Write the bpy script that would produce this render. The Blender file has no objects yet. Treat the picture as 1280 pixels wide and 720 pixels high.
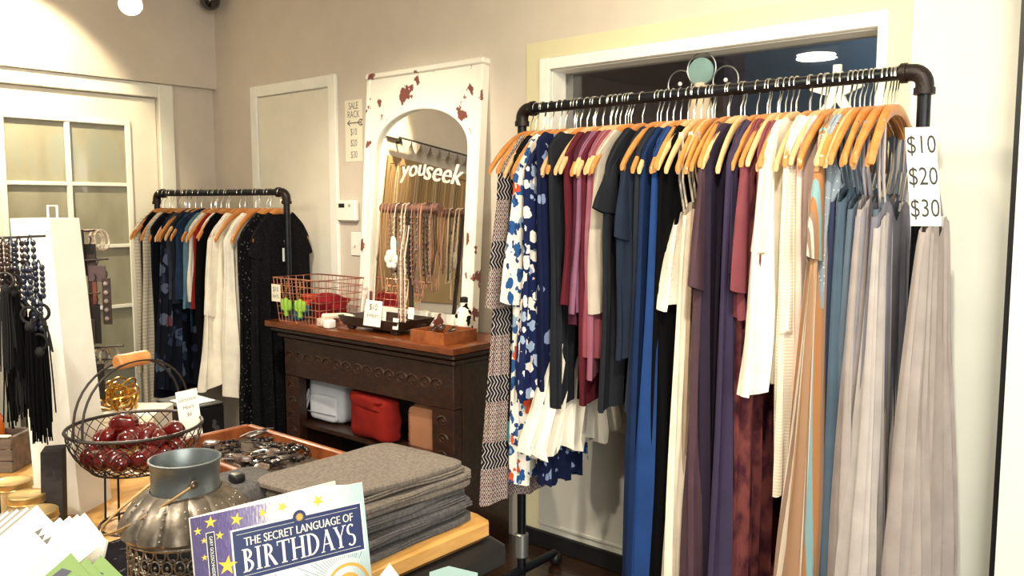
import bpy, math, random
from mathutils import Vector, Matrix
R = math.radians
random.seed(7)
scene = bpy.context.scene
C = bpy.context.collection

# ------------------------------------------------------------------ camera, world, lights, exposure
FPX = 1057.0
PITCH, HEAD = R(5.56), R(40.5)
cam_d = bpy.data.cameras.new('camera')
cam_d.sensor_width = 36.0
cam_d.lens = FPX / 1280.0 * 36.0
cam_d.clip_start = 0.05
cam = bpy.data.objects.new('camera', cam_d)
cam.location = (0, 0, 1.5)
cam.rotation_euler = (R(90) - PITCH, 0, HEAD)
C.objects.link(cam)
scene.camera = cam

world = bpy.data.worlds.new('world')
scene.world = world
world.use_nodes = True
bg = world.node_tree.nodes['Background']
bg.inputs['Color'].default_value = (1.0, 0.94, 0.80, 1)
bg.inputs['Strength'].default_value = 0.13

def area_light(name, loc, target, sx, sy, energy, color):
    d = bpy.data.lights.new(name, 'AREA')
    d.shape = 'RECTANGLE'; d.size = sx; d.size_y = sy
    d.energy = energy; d.color = color
    o = bpy.data.objects.new(name, d)
    o.location = loc
    o.rotation_euler = (Vector(target) - Vector(loc)).to_track_quat('-Z', 'Y').to_euler()
    C.objects.link(o)
    return o
# daylight through the shop front behind and to the right of the camera
area_light('storefront_daylight', (2.1, -.6, 1.9), (-1.2, 2.6, 1.3), 2.6, 2.1, 95, (1.0, 0.97, 0.86))

vs = scene.view_settings
vs.view_transform = 'Standard'
vs.look = 'None'
vs.exposure = 0.85
vs.gamma = 1.0
vs.use_curve_mapping = False

# ------------------------------------------------------------------ helpers
fw = Vector((-math.sin(HEAD) * math.cos(PITCH), math.cos(HEAD) * math.cos(PITCH), -math.sin(PITCH)))
rt = Vector((math.cos(HEAD), math.sin(HEAD), 0))
up = rt.cross(fw)
EYE = Vector((0, 0, 1.5))
def ray(u, v):
    return fw + rt * ((u - 640) / FPX) + up * ((360 - v) / FPX)
def at_y(u, v, y):
    d = ray(u, v); return EYE + d * (y / d.y)
def at_x(u, v, x):
    d = ray(u, v); return EYE + d * (x / d.x)
def at_z(u, v, z):
    d = ray(u, v); return EYE + d * ((z - 1.5) / d.z)
def at_d(u, v, Z):
    d = ray(u, v); return EYE + d * Z

def lin(c):
    if isinstance(c, str):
        c = c.lstrip('#'); c = [int(c[i:i + 2], 16) / 255 for i in (0, 2, 4)]
    return tuple((x / 12.92 if x <= 0.04045 else ((x + 0.055) / 1.055) ** 2.4) for x in c) + (1.0,)

MATS = {}
def new_mat(name):
    m = bpy.data.materials.new(name); m.use_nodes = True
    nt = m.node_tree
    return m, nt, nt.nodes['Principled BSDF']
def setv(node, key, val):
    node.inputs[key].default_value = val
def mapped(nt, scale=(1, 1, 1), rot=(0, 0, 0)):
    tc = nt.nodes.new('ShaderNodeTexCoord'); mp = nt.nodes.new('ShaderNodeMapping')
    setv(mp, 'Scale', scale); setv(mp, 'Rotation', rot)
    nt.links.new(tc.outputs['Object'], mp.inputs['Vector'])
    return mp.outputs['Vector']
def noise(nt, vec, scale, detail=3, rough=0.5):
    n = nt.nodes.new('ShaderNodeTexNoise'); setv(n, 'Scale', scale); setv(n, 'Detail', detail); setv(n, 'Roughness', rough)
    nt.links.new(vec, n.inputs['Vector']); return n
def ramp(nt, fac, stops, const=False):
    r = nt.nodes.new('ShaderNodeValToRGB')
    r.color_ramp.interpolation = 'CONSTANT' if const else 'LINEAR'
    e = r.color_ramp.elements
    while len(e) > len(stops): e.remove(e[-1])
    while len(e) < len(stops): e.new(1.0)
    for el, (p, c) in zip(e, stops):
        el.position = p; el.color = lin(c) if isinstance(c, str) else c
    nt.links.new(fac, r.inputs['Fac']); return r.outputs['Color']
def math_n(nt, op, a, b=None):
    n = nt.nodes.new('ShaderNodeMath'); n.operation = op
    for k, x in enumerate((a, b)):
        if x is None: continue
        if isinstance(x, (int, float)): n.inputs[k].default_value = x
        else: nt.links.new(x, n.inputs[k])
    return n.outputs[0]
def mixc(nt, fac, a, b):
    n = nt.nodes.new('ShaderNodeMix'); n.data_type = 'RGBA'
    for idx, x in ((0, fac), (6, a), (7, b)):
        if isinstance(x, (int, float)): n.inputs[idx].default_value = x
        elif isinstance(x, str): n.inputs[idx].default_value = lin(x)
        else: nt.links.new(x, n.inputs[idx])
    return n.outputs[2]
def add_bump(nt, bs, h, strength=0.3, dist=0.01):
    b = nt.nodes.new('ShaderNodeBump'); setv(b, 'Strength', strength); setv(b, 'Distance', dist)
    nt.links.new(h, b.inputs['Height']); nt.links.new(b.outputs['Normal'], bs.inputs['Normal'])

def plain(name, color, rough=0.6, metal=0.0, var=0.12, vscale=8.0, bump=0.0, bscale=60.0, coat=0.0, spec=0.5, emit=None):
    if name in MATS: return MATS[name]
    m, nt, bs = new_mat(name)
    vec = mapped(nt)
    c = lin(color)
    n = noise(nt, vec, vscale)
    lo = tuple(x * (1 - var) for x in c[:3]) + (1,); hi = tuple(min(1, x * (1 + var)) for x in c[:3]) + (1,)
    nt.links.new(ramp(nt, n.outputs['Fac'], [(0.3, lo), (0.7, hi)]), bs.inputs['Base Color'])
    setv(bs, 'Roughness', rough); setv(bs, 'Metallic', metal); setv(bs, 'Coat Weight', coat); setv(bs, 'Specular IOR Level', spec)
    if bump: add_bump(nt, bs, noise(nt, vec, bscale).outputs['Fac'], bump, 0.01)
    if emit:
        setv(bs, 'Emission Color', lin(emit[0])); setv(bs, 'Emission Strength', emit[1])
    MATS[name] = m
    return m

def wood(name, a, b, scale=(2, 14, 14), rough=0.5, coat=0.0, bump=0.15):
    if name in MATS: return MATS[name]
    m, nt, bs = new_mat(name)
    vec = mapped(nt, scale)
    n = noise(nt, vec, 3.0, 6, 0.6)
    nt.links.new(ramp(nt, n.outputs['Fac'], [(0.3, a), (0.7, b)]), bs.inputs['Base Color'])
    setv(bs, 'Roughness', rough); setv(bs, 'Coat Weight', coat)
    add_bump(nt, bs, n.outputs['Fac'], bump, 0.004)
    MATS[name] = m
    return m

def cloth(name, color, kind='plain', cols=(), scale=1.0, rough=0.9, var=0.10):
    if name in MATS: return MATS[name]
    m, nt, bs = new_mat(name)
    vec = mapped(nt)
    sep = nt.nodes.new('ShaderNodeSeparateXYZ'); nt.links.new(vec, sep.inputs[0])
    X, Y, Z = sep.outputs
    c = lin(color)
    n = noise(nt, vec, 14, 4)
    lo = tuple(x * (1 - var) for x in c[:3]) + (1,); hi = tuple(min(1, x * (1 + var)) for x in c[:3]) + (1,)
    base = ramp(nt, n.outputs['Fac'], [(0.3, lo), (0.7, hi)])
    wv = mapped(nt, (60, 260, 260))
    weave = noise(nt, wv, 2.0, 2)
    if kind == 'floral':
        dv = nt.nodes.new('ShaderNodeVectorMath'); dv.operation = 'ADD'
        dn = noise(nt, vec, 22 * scale, 2)
        sc = nt.nodes.new('ShaderNodeVectorMath'); sc.operation = 'SCALE'; setv(sc, 'Scale', 0.05 / scale)
        nt.links.new(dn.outputs['Color'], sc.inputs[0])
        nt.links.new(vec, dv.inputs[0]); nt.links.new(sc.outputs[0], dv.inputs[1])
        for k, (col, sz, thr) in enumerate(cols):
            vo = nt.nodes.new('ShaderNodeTexVoronoi'); setv(vo, 'Scale', sz * scale); setv(vo, 'Randomness', 1.0)
            mp = nt.nodes.new('ShaderNodeMapping'); setv(mp, 'Location', (k * 3.7, k * 1.3, k * 2.1)); setv(mp, 'Scale', (1, 1, 0.7))
            nt.links.new(dv.outputs[0], mp.inputs['Vector']); nt.links.new(mp.outputs['Vector'], vo.inputs['Vector'])
            mask = math_n(nt, 'LESS_THAN', vo.outputs['Distance'], thr)
            base = mixc(nt, mask, base, col)
    elif kind == 'tribal':
        zz = math_n(nt, 'MULTIPLY', Z, 24.0)
        a = math_n(nt, 'PINGPONG', zz, 0.5)
        b = math_n(nt, 'PINGPONG', math_n(nt, 'MULTIPLY', math_n(nt, 'ADD', Y, X), 44.0), 0.5)
        dsum = math_n(nt, 'ADD', a, b)
        f = math_n(nt, 'FRACT', math_n(nt, 'MULTIPLY', dsum, 2.6))
        p1 = ramp(nt, f, [(0, '#dcd2c6'), (0.22, '#1d1b26'), (0.55, '#7e2b34'), (0.75, '#dcd2c6'), (0.84, '#2a2a3a')], True)
        band = math_n(nt, 'FRACT', math_n(nt, 'MULTIPLY', Z, 4.1))
        b2 = math_n(nt, 'FRACT', math_n(nt, 'ADD', math_n(nt, 'MULTIPLY', math_n(nt, 'ADD', Y, X), 60.0), math_n(nt, 'MULTIPLY', a, 2.0)))
        p2 = ramp(nt, b2, [(0, '#17161d'), (0.6, '#d6cabc'), (0.8, '#4a4a62')], True)
        base = mixc(nt, math_n(nt, 'GREATER_THAN', band, 0.6), p1, p2)
    elif kind == 'stripe':
        uvn = nt.nodes.new('ShaderNodeUVMap'); us = nt.nodes.new('ShaderNodeSeparateXYZ'); nt.links.new(uvn.outputs[0], us.inputs[0])
        Y, Z = us.outputs[0], us.outputs[1]; X = 0.0
        q = math_n(nt, 'ADD', math_n(nt, 'MULTIPLY', math_n(nt, 'ADD', Y, 0.12), 6.5 * scale), math_n(nt, 'MULTIPLY', Z, 0.10 * scale))
        f = math_n(nt, 'FRACT', q)
        k = len(cols)
        base = ramp(nt, f, [(p, cc) for p, cc in cols], True)
    elif kind == 'lace':
        vo = nt.nodes.new('ShaderNodeTexVoronoi'); setv(vo, 'Scale', 90 * scale)
        nt.links.new(vec, vo.inputs['Vector'])
        base = mixc(nt, math_n(nt, 'LESS_THAN', vo.outputs['Distance'], 0.22), base, cols[0])
    elif kind == 'mottle':
        nn = noise(nt, mapped(nt, (1, 1, 0.5)), 26 * scale, 3)
        base = ramp(nt, nn.outputs['Fac'], [(0.38, color), (0.6, cols[0])])
    elif kind == 'knit':
        wz = math_n(nt, 'SINE', math_n(nt, 'MULTIPLY', Z, 420.0 * scale))
        base = mixc(nt, math_n(nt, 'GREATER_THAN', wz, 0.35), base, cols[0])
    nt.links.new(base, bs.inputs['Base Color'])
    setv(bs, 'Roughness', rough); setv(bs, 'Specular IOR Level', 0.12)
    add_bump(nt, bs, weave.outputs['Fac'], 0.25, 0.002)
    MATS[name] = m
    return m

class MB:
    """collects simple shapes into one mesh"""
    def __init__(s): s.v = []; s.f = []
    def add(s, vs_, fs_):
        o = len(s.v); s.v += [Vector(p) for p in vs_]; s.f += [tuple(i + o for i in f) for f in fs_]; return s
    def box(s, a, b, bev=0.0):
        x0, x1 = sorted((a[0], b[0])); y0, y1 = sorted((a[1], b[1])); z0, z1 = sorted((a[2], b[2]))
        if bev <= 0:
            v = [(x, y, z) for z in (z0, z1) for x, y in ((x0, y0), (x1, y0), (x1, y1), (x0, y1))]
            return s.add(v, [(3, 2, 1, 0), (4, 5, 6, 7), (0, 1, 5, 4), (1, 2, 6, 5), (2, 3, 7, 6), (3, 0, 4, 7)])
        bev = min(bev, (x1 - x0) * .49, (y1 - y0) * .49, (z1 - z0) * .49)
        rings = []
        for z, i in ((z0, bev), (z0 + bev, 0), (z1 - bev, 0), (z1, bev)):
            c = bev if i == 0 else bev * 1.6
            X0, X1, Y0, Y1 = x0 + i, x1 - i, y0 + i, y1 - i
            c = min(c, (X1 - X0) * .45, (Y1 - Y0) * .45)
            rings.append([(X0 + c, Y0, z), (X1 - c, Y0, z), (X1, Y0 + c, z), (X1, Y1 - c, z), (X1 - c, Y1, z), (X0 + c, Y1, z), (X0, Y1 - c, z), (X0, Y0 + c, z)])
        return s.loft(rings, True, True)
    def loft(s, rings, cap0=False, cap1=False):
        n = len(rings[0]); v = [p for r in rings for p in r]; f = []
        for j in range(len(rings) - 1):
            for i in range(n):
                k = (i + 1) % n
                f.append((j * n + i, j * n + k, (j + 1) * n + k, (j + 1) * n + i))
        if cap0: f.append(tuple(reversed(range(n))))
        if cap1: f.append(tuple(range((len(rings) - 1) * n, len(rings) * n)))
        return s.add(v, f)
    def tube(s, pts, r, n=8, closed=False, cap=True, flat=1.0):
        pts = [Vector(p) for p in pts]; L = len(pts); rings = []
        rs = r if isinstance(r, (list, tuple)) else [r] * L
        prev = None
        for i, p in enumerate(pts):
            if closed: d = pts[(i + 1) % L] - pts[i - 1]
            else: d = pts[min(i + 1, L - 1)] - pts[max(i - 1, 0)]
            if d.length < 1e-9: d = Vector((0, 0, 1))
            d.normalize()
            if prev is None:
                a = Vector((0, 0, 1)) if abs(d.z) < .9 else Vector((1, 0, 0))
                x = d.cross(a).normalized()
            else:
                x = (prev - d * prev.dot(d)); x = x.normalized() if x.length > 1e-6 else d.orthogonal().normalized()
            prev = x; y = d.cross(x)
            rings.append([p + (x * math.cos(2 * math.pi * k / n) + y * math.sin(2 * math.pi * k / n) * flat) * rs[i] for k in range(n)])
        if closed:
            rings.append(rings[0]); return s.loft(rings)
        return s.loft(rings, cap, cap)
    def cyl(s, a, b, r, n=16, r2=None):
        return s.tube([a, b], [r, r if r2 is None else r2], n)
    def lathe(s, prof, c=(0, 0, 0), n=24, cap0=False, cap1=False):
        c = Vector(c)
        return s.loft([[c + Vector((r * math.cos(2 * math.pi * k / n), r * math.sin(2 * math.pi * k / n), z)) for k in range(n)] for r, z in prof], cap0, cap1)
    def ball(s, c, r, n=8, m=6):
        rx, ry, rz = (r, r, r) if isinstance(r, (int, float)) else r
        c = Vector(c); rings = []
        for j in range(m + 1):
            t = -math.pi / 2 + math.pi * min(max(j / m, .02), .98)
            rings.append([c + Vector((rx * math.cos(t) * math.cos(2 * math.pi * k / n), ry * math.cos(t) * math.sin(2 * math.pi * k / n), rz * math.sin(t))) for k in range(n)])
        return s.loft(rings, True, True)
    def ring(s, c, R_, r, axis='z', n=20, m=6, ry=None):
        c = Vector(c); ry = ry or R_
        ax = {'z': (Vector((1, 0, 0)), Vector((0, 1, 0))), 'x': (Vector((0, 1, 0)), Vector((0, 0, 1))), 'y': (Vector((1, 0, 0)), Vector((0, 0, 1)))}[axis] if isinstance(axis, str) else axis
        return s.tube([c + ax[0] * R_ * math.cos(2 * math.pi * k / n) + ax[1] * ry * math.sin(2 * math.pi * k / n) for k in range(n)], r, m, True)
    def prism(s, poly, o, ex, ey, th):
        """polygon (2-D) in the frame o, ex, ey, with thickness th along ex x ey"""
        o, ex, ey = Vector(o), Vector(ex), Vector(ey); nz = ex.cross(ey).normalized()
        n = len(poly)
        a = [o + ex * x + ey * y for x, y in poly]; b = [p + nz * th for p in a]
        f = [tuple(reversed(range(n))), tuple(range(n, 2 * n))] + [(i, (i + 1) % n, n + (i + 1) % n, n + i) for i in range(n)]
        return s.add(a + b, f)
    def build(s, name, m, parent=None, origin=None, smooth=True, local=False):
        me = bpy.data.meshes.new(name)
        o = bpy.data.objects.new(name, me)
        org = Vector((0, 0, 0)) if origin is None else Vector(origin)
        if parent is not None and not local:
            inv = parent['_inv'] if False else world_m(parent).inverted()
            vv = [inv @ (p) for p in s.v]
        else:
            vv = [p - org for p in s.v]
        me.from_pydata(vv, [], s.f)
        if smooth:
            me.polygons.foreach_set('use_smooth', [True] * len(me.polygons))
        me.update()
        if smooth:
            try: me.set_sharp_from_angle(angle=R(38))
            except Exception: pass
        if m is not None: me.materials.append(m)
        if parent is not None: o.parent = parent
        else: o.location = org
        C.objects.link(o)
        return o
def world_m(o):
    m = Matrix.LocRotScale(o.location, o.rotation_euler, o.scale)
    return world_m(o.parent) @ m if o.parent else m
def tag(o, label=None, cat=None, group=None, kind=None):
    if label: o['label'] = label
    if cat: o['category'] = cat
    if group: o['group'] = group
    if kind: o['kind'] = kind
    return o
def thing(name, label, cat, loc=(0, 0, 0), rz=0.0, group=None):
    o = bpy.data.objects.new(name, None)
    o.empty_display_size = 0.05
    o.location = loc; o.rotation_euler = (0, 0, rz)
    C.objects.link(o)
    return tag(o, label, cat, group)
def part_box(name, m, parent, a, b, bev=0.0, smooth=True):
    return MB().box(a, b, bev).build(name, m, parent, smooth=smooth)
def struct(name, mb, m, smooth=False):
    o = mb.build(name, m, smooth=smooth); o['kind'] = 'structure'; return o

_font_cache = {}
def text_poly(s, size=1.0, shear=0.0, space=1.0):
    """flat lettering as (verts, faces), centred"""
    cu = bpy.data.curves.new('lettering', 'FONT')
    cu.body = s; cu.size = size; cu.shear = shear; cu.space_character = space
    cu.align_x = 'CENTER'; cu.align_y = 'CENTER'; cu.resolution_u = 3
    o = bpy.data.objects.new('lettering', cu)
    C.objects.link(o)
    dg = bpy.context.evaluated_depsgraph_get()
    me = o.evaluated_get(dg).to_mesh()
    v = [(p.co.x, p.co.y) for p in me.vertices]; f = [tuple(p.vertices) for p in me.polygons]
    o.evaluated_get(dg).to_mesh_clear()
    bpy.data.objects.remove(o); bpy.data.curves.remove(cu)
    return v, f
def put_text(mb, s, size, o, ex, ey, shear=0.0, space=1.0, sx=1.0, bold=0.0):
    ex, ey, o = Vector(ex), Vector(ey), Vector(o)
    nz = ex.cross(ey).normalized()
    v, f = text_poly(s, size, shear, space)
    for dx in ([0] if not bold else [-bold, 0, bold]):
        mb.add([o + ex * (x * sx + dx) + ey * y + nz * (0.0002 + abs(dx) * .01) for x, y in v], f)
    return mb

# ------------------------------------------------------------------ shared materials
M_wall = plain('wall_paint', '#cfc4b6', 0.85, var=0.03, bump=0.05, bscale=180)
M_wall_r = plain('wall_paint_light', '#dcdcd2', 0.85, var=0.02, bump=0.05, bscale=180)
M_trim = plain('trim_paint', '#ece8db', 0.55, var=0.03)
M_casing = plain('casing_cream', '#d8d0ac', 0.6, var=0.02)
M_white = plain('white_paint', '#f3f0e6', 0.5, var=0.03)
M_door = plain('door_paint', '#e6e0d0', 0.5, var=0.03)
M_ceil = plain('ceiling_paint', '#e8e2d4', 0.9, var=0.02)
M_floor = wood('floor_wood', '#1d120c', '#3d281a', (3, 20, 20), 0.25, 0.3)
M_black = plain('black_paint', '#141416', 0.45)
M_pipe = plain('black_iron_pipe', '#1b1e24', 0.38, 0.6, var=0.25, vscale=30, bump=0.1, bscale=200)
M_elbow = plain('cast_iron_fitting', '#241c1a', 0.45, 0.5, var=0.2, bump=0.2, bscale=150)
M_zinc = plain('zinc_fitting', '#8d8f8e', 0.4, 0.8, var=0.2)
M_chrome = plain('hook_steel', '#d9d8d2', 0.22, 1.0, var=0.05)
M_hanger = wood('hanger_beech', '#b56b2e', '#d69650', (20, 3, 8), 0.4, 0.3)
M_hanger2 = wood('hanger_pale', '#cf9a66', '#e6c090', (20, 3, 8), 0.4, 0.2)
M_paper = plain('paper_white', '#f4f0e2', 0.85, var=0.02)
M_paper_y = plain('paper_cream', '#ebe3cd', 0.85, var=0.03)
M_ink = plain('ink_dark', '#3a3835', 0.8, var=0.05)
M_ink_l = plain('ink_soft', '#6a655e', 0.8, var=0.05)
M_mantel = wood('mantel_walnut', '#150805', '#381a0b', (9, 16, 16), 0.38, 0.2, 0.6)
M_mantel_top = wood('mantel_top', '#4d220e', '#7d4018', (3, 16, 16), 0.28, 0.4)
M_dark = plain('near_black', '#0f0d0d', 0.6)
M_pine = wood('pine_table', '#c08a45', '#dcaa62', (16, 3, 14), 0.5, 0.1)
M_traywood = wood('tray_wood', '#6f3417', '#a05a2c', (8, 8, 8), 0.45)
M_darkwood = wood('dark_wood', '#1c100b', '#3a2216', (8, 8, 14), 0.5)
M_gold = plain('gold_metal', '#b98b3d', 0.28, 1.0, var=0.2, vscale=40)
M_wire = plain('dark_wire', '#39322f', 0.5, 0.6, var=0.2)

# ------------------------------------------------------------------ the room
YW, XW, CEIL = 2.85, -4.875, 2.74
WX0, WX1 = -2.215, -0.90          # window opening
WZ0, WZ1 = 0.95, 2.062
struct('floor', MB().box((-5.1, -3.2, -0.1), (2.7, 3.05, 0)), M_floor)
struct('ceiling', MB().box((-5.1, -3.2, CEIL), (2.7, 3.05, CEIL + .1)), M_ceil)
wb = MB()
wb.box((XW - .15, YW, 0), (WX0, YW + .15, CEIL)).box((WX1, YW, 0), (-0.80, YW + .15, CEIL))
wb.box((WX0, YW, WZ1), (WX1, YW + .15, CEIL)).box((WX0, YW, 0), (WX1, YW + .15, WZ0))
struct('wall_back', wb, M_wall)
struct('wall_back_light', MB().box((-0.80, YW - .004, 0), (2.7, YW + .15, CEIL)), M_wall_r)
DY0, DY1, DZ = 1.50, 2.492, 2.13
wl = MB()
wl.box((XW - .15, DY1, 0), (XW, YW, CEIL)).box((XW - .15, -3.2, 0), (XW, DY0, CEIL)).box((XW - .15, DY0, DZ), (XW, DY1, CEIL))
struct('wall_left', wl, M_wall)
struct('wall_left_soffit', MB().box((XW, -3.2, 2.212), (XW + .05, YW, CEIL)), M_wall)
# glass door on the left wall
d1 = bpy.data.objects.new('door_1', None); d1.location = (XW, (DY0 + DY1) / 2, 0); d1['kind'] = 'structure'; C.objects.link(d1)
xd = XW - .02
GY0, GY1 = 1.655, 2.31
zs = [0.225, 0.572, 0.92, 1.27, 1.62, 1.968]
st = MB()
st.box((xd - .04, DY0 + .004, .01), (xd, GY0, DZ - .004)).box((xd - .04, GY1, .01), (xd, DY1 - .004, DZ - .004))
st.box((xd - .04, GY0, zs[-1]), (xd, GY1, DZ - .004)).box((xd - .04, GY0, .01), (xd, GY1, zs[0]))
st.build('door_stile', M_door, d1, smooth=False)
mo = MB()
for a, b in (((GY0 - .02, zs[0] - .02), (GY0 + .012, zs[-1] + .02)), ((GY1 - .012, zs[0] - .02), (GY1 + .02, zs[-1] + .02)), ((GY0, zs[-1] - .012), (GY1, zs[-1] + .02)), ((GY0, zs[0] - .02), (GY1, zs[0] + .012))):
    mo.box((xd, a[0], a[1]), (xd + .014, b[0], b[1]), .004)
mo.build('glazing_bead', M_white, d1)
ym = (GY0 + GY1) / 2
part_box('muntin', M_white, d1, (xd - .012, ym - .013, zs[0]), (xd + .010, ym + .013, zs[-1]), .003)
for z in zs[1:-1]:
    part_box('muntin', M_white, d1, (xd - .012, GY0, z - .011), (xd + .008, GY1, z + .011), .003)
m, nt, bs = new_mat('frosted_pane')
vec = mapped(nt, (1, 3, 1.2)); n = noise(nt, vec, 1.6, 3)
nt.links.new(ramp(nt, n.outputs['Fac'], [(0.3, '#8a8672'), (0.55, '#a39e8a'), (0.75, '#8fa09a')]), bs.inputs['Base Color'])
setv(bs, 'Roughness', 0.18); setv(bs, 'Coat Weight', 0.4)
M_pane = m
for i in range(5):
    for a, b in ((GY0, ym), (ym, GY1)):
        part_box('pane', M_pane, d1, (xd - .03, a, zs[i]), (xd - .018, b, zs[i + 1]), smooth=False)
part_box('door_handle', M_gold, d1, (xd, DY0 + .05, .98), (xd + .05, DY0 + .09, 1.02), .008)
t1 = MB()
t1.box((XW, DY1, 0), (XW + .02, DY1 + .09, 2.212), .004).box((XW, DY0 - .09, 0), (XW + .02, DY0, 2.212), .004).box((XW, DY0, DZ), (XW + .02, DY1, 2.212), .004)
o = t1.build('trim_1', M_trim); o['kind'] = 'structure'
# plain door on the back wall
bx0, bx1, bz = at_y(317, 150, YW).x, at_y(423.5, 150, YW).x, 2.19
d2 = bpy.data.objects.new('door_2', None); d2.location = ((bx0 + bx1) / 2, YW, 0); d2['kind'] = 'structure'; C.objects.link(d2)
part_box('door_panel', M_door, d2, (bx0 + .068, YW - .012, .01), (bx1 - .068, YW - .001, bz - .068), .002)
for z in (1.95, 1.72):
    MB().cyl((bx0 + .066, YW - .02, z - .035), (bx0 + .066, YW - .02, z + .035), .006, 8).build('hinge', M_white, d2)
t2 = MB()
t2.box((bx0, YW - .022, 0), (bx0 + .065, YW, bz), .004).box((bx1 - .065, YW - .022, 0), (bx1, YW, bz), .004).box((bx0 + .065, YW - .022, bz - .065), (bx1 - .065, YW, bz), .004)
o = t2.build('trim_2', M_white); o['kind'] = 'structure'
# window over the rack
w1 = bpy.data.objects.new('window_1', None); w1.location = ((WX0 + WX1) / 2, YW, WZ0); w1['kind'] = 'structure'; C.objects.link(w1)
f = MB(); tw = .052
f.box((WX0 - tw, YW - .022, WZ0 - .05), (WX0, YW, WZ1 + tw), .004).box((WX1, YW - .022, WZ0 - .05), (WX1 + tw * .6, YW, WZ1 + tw), .004).box((WX0, YW - .022, WZ1), (WX1, YW, WZ1 + tw), .004)
f.build('window_frame', M_white, w1)
f = MB()
f.box((WX0, YW, WZ0), (WX0 + .004, YW + .1, WZ1)).box((WX1 - .004, YW, WZ0), (WX1, YW + .1, WZ1)).box((WX0, YW, WZ1 - .004), (WX1, YW + .1, WZ1)).box((WX0, YW, WZ0), (WX1, YW + .1, WZ0 + .004))
f.build('window_reveal', M_white, w1, smooth=False)
m, nt, bs = new_mat('night_glass')
setv(bs, 'Base Color', (1, 1, 1, 1)); setv(bs, 'Roughness', 0.02)
tr = nt.nodes.new('ShaderNodeBsdfTransparent'); gl = nt.nodes.new('ShaderNodeBsdfGlossy'); setv(gl, 'Roughness', 0.015); mx = nt.nodes.new('ShaderNodeMixShader')
fr = nt.nodes.new('ShaderNodeFresnel'); setv(fr, 'IOR', 1.5)
nt.links.new(fr.outputs[0], mx.inputs[0]); nt.links.new(tr.outputs[0], mx.inputs[1]); nt.links.new(gl.outputs[0], mx.inputs[2])
nt.links.new(mx.outputs[0], nt.nodes['Material Output'].inputs['Surface'])
M_glass = m
part_box('pane', M_glass, w1, (WX0, YW + .09, WZ0), (WX1, YW + .098, WZ1), smooth=False)
# the room behind the glass, brightened by an added light
dk = plain('beyond_room_navy', '#4c6070', 0.9, var=0.3, vscale=3)
dk2 = plain('beyond_room_brown', '#4a3a40', 0.9, var=0.25, vscale=3)
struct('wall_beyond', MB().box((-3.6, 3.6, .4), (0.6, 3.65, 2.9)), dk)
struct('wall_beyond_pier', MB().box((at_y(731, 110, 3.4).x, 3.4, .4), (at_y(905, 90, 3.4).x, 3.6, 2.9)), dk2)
ld = bpy.data.lights.new('beyond_fill', 'POINT'); ld.energy = 4; ld.color = (.75, .88, 1); ld.shadow_soft_size = .2  # unseen bluish fill light, added to lift the dark behind the pane
lo = bpy.data.objects.new('beyond_fill', ld); lo.location = (-1.0, 3.25, 2.35); C.objects.link(lo)
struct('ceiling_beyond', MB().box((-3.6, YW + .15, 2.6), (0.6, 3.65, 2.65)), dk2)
# flat cream casing round the window
cx0, cx1, cz = -2.345, -0.80, 2.185
t3 = MB().box((cx0, YW - .008, 0), (WX0 - tw, YW, cz)).box((WX1 + tw * .6, YW - .008, 0), (cx1, YW, cz)).box((WX0 - tw, YW - .008, WZ1 + tw), (WX1 + tw * .6, YW, cz))
o = t3.build('trim_3', M_casing, smooth=False); o['kind'] = 'structure'
o = MB().box((WX0 - tw, YW - .012, .07), (WX1, YW - .001, WZ0 - .05), .003).box((WX0 - tw, YW - .02, .10), (WX1, YW - .012, .115), .003).build('trim_4', plain('panel_grey', '#cfccc2', .6, var=.03)); o['kind'] = 'structure'
o = MB().box((-2.36, YW - .03, 0), (-.8, YW - .012, .075), .004).build('baseboard_back', M_black); o['kind'] = 'structure'
o = MB().box((XW, -3.2, 0), (XW + .015, DY0 - .09, .1), .004).build('baseboard_left', M_white); o['kind'] = 'structure'
# white jamb at the right edge of the view
jx = at_y(1258, 500, 2.80).x
o = MB().box((jx, 2.77, 0), (2.7, 2.80, CEIL)).build('wall_right_jamb', plain('jamb_white', '#fbf8ee', .5, var=.01), smooth=False); o['kind'] = 'structure'
o = MB().box((jx - .016, 2.78, 0), (jx, 2.80, CEIL)).build('jamb_left_strip', M_black, smooth=False); o['kind'] = 'structure'  # narrow black strip along the jamb's left edge

# ------------------------------------------------------------------ ceiling fixtures
def track_spot(label, pos, aim, energy, col, size=R(70), blend=.6, stem_top=CEIL, r=.05):
    pos = Vector(pos); d = (Vector(aim) - pos).normalized()
    t = thing('track_spotlight', label, 'spotlight', (pos.x, pos.y, stem_top))
    h = MB(); a = pos - d * .13
    x = d.orthogonal().normalized()
    h.tube([a, a + d * .03, pos - d * .03, pos], [.02, .032, r, r], 18)
    h.build('lamp_head', M_white, t)
    l = MB(); l.tube([pos + d * .001, pos + d * .012], [r * .92, r * .8], 18)
    l.build('bulb', plain('bulb_glow', '#fff2cf', .4, emit=('#fff0c8', 30)), t)
    MB().cyl(a, (a.x, a.y, stem_top), .009, 8).build('stem', M_white, t)
    ld = bpy.data.lights.new('spot', 'SPOT'); ld.energy = energy; ld.color = col; ld.spot_size = size; ld.spot_blend = blend; ld.shadow_soft_size = .05
    lo = bpy.data.objects.new('spot', ld); lo.location = pos + d * .02
    lo.rotation_euler = d.to_track_quat('-Z', 'Y').to_euler(); C.objects.link(lo)
    return t
WARM = (1.0, .84, .55)
track_spot('glowing white track spotlight near the top left of the photo', at_d(163, 6, 3.75), (-1.9, .95, .9), 110, (1, .88, .66), R(80), .7)
track_spot('ceiling spotlight aimed above the glass door, outside the frame', (-4.2, 1.42, 2.62), (XW, 1.66, 2.12), 85, (1, .86, .56), R(74), .25)
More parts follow.
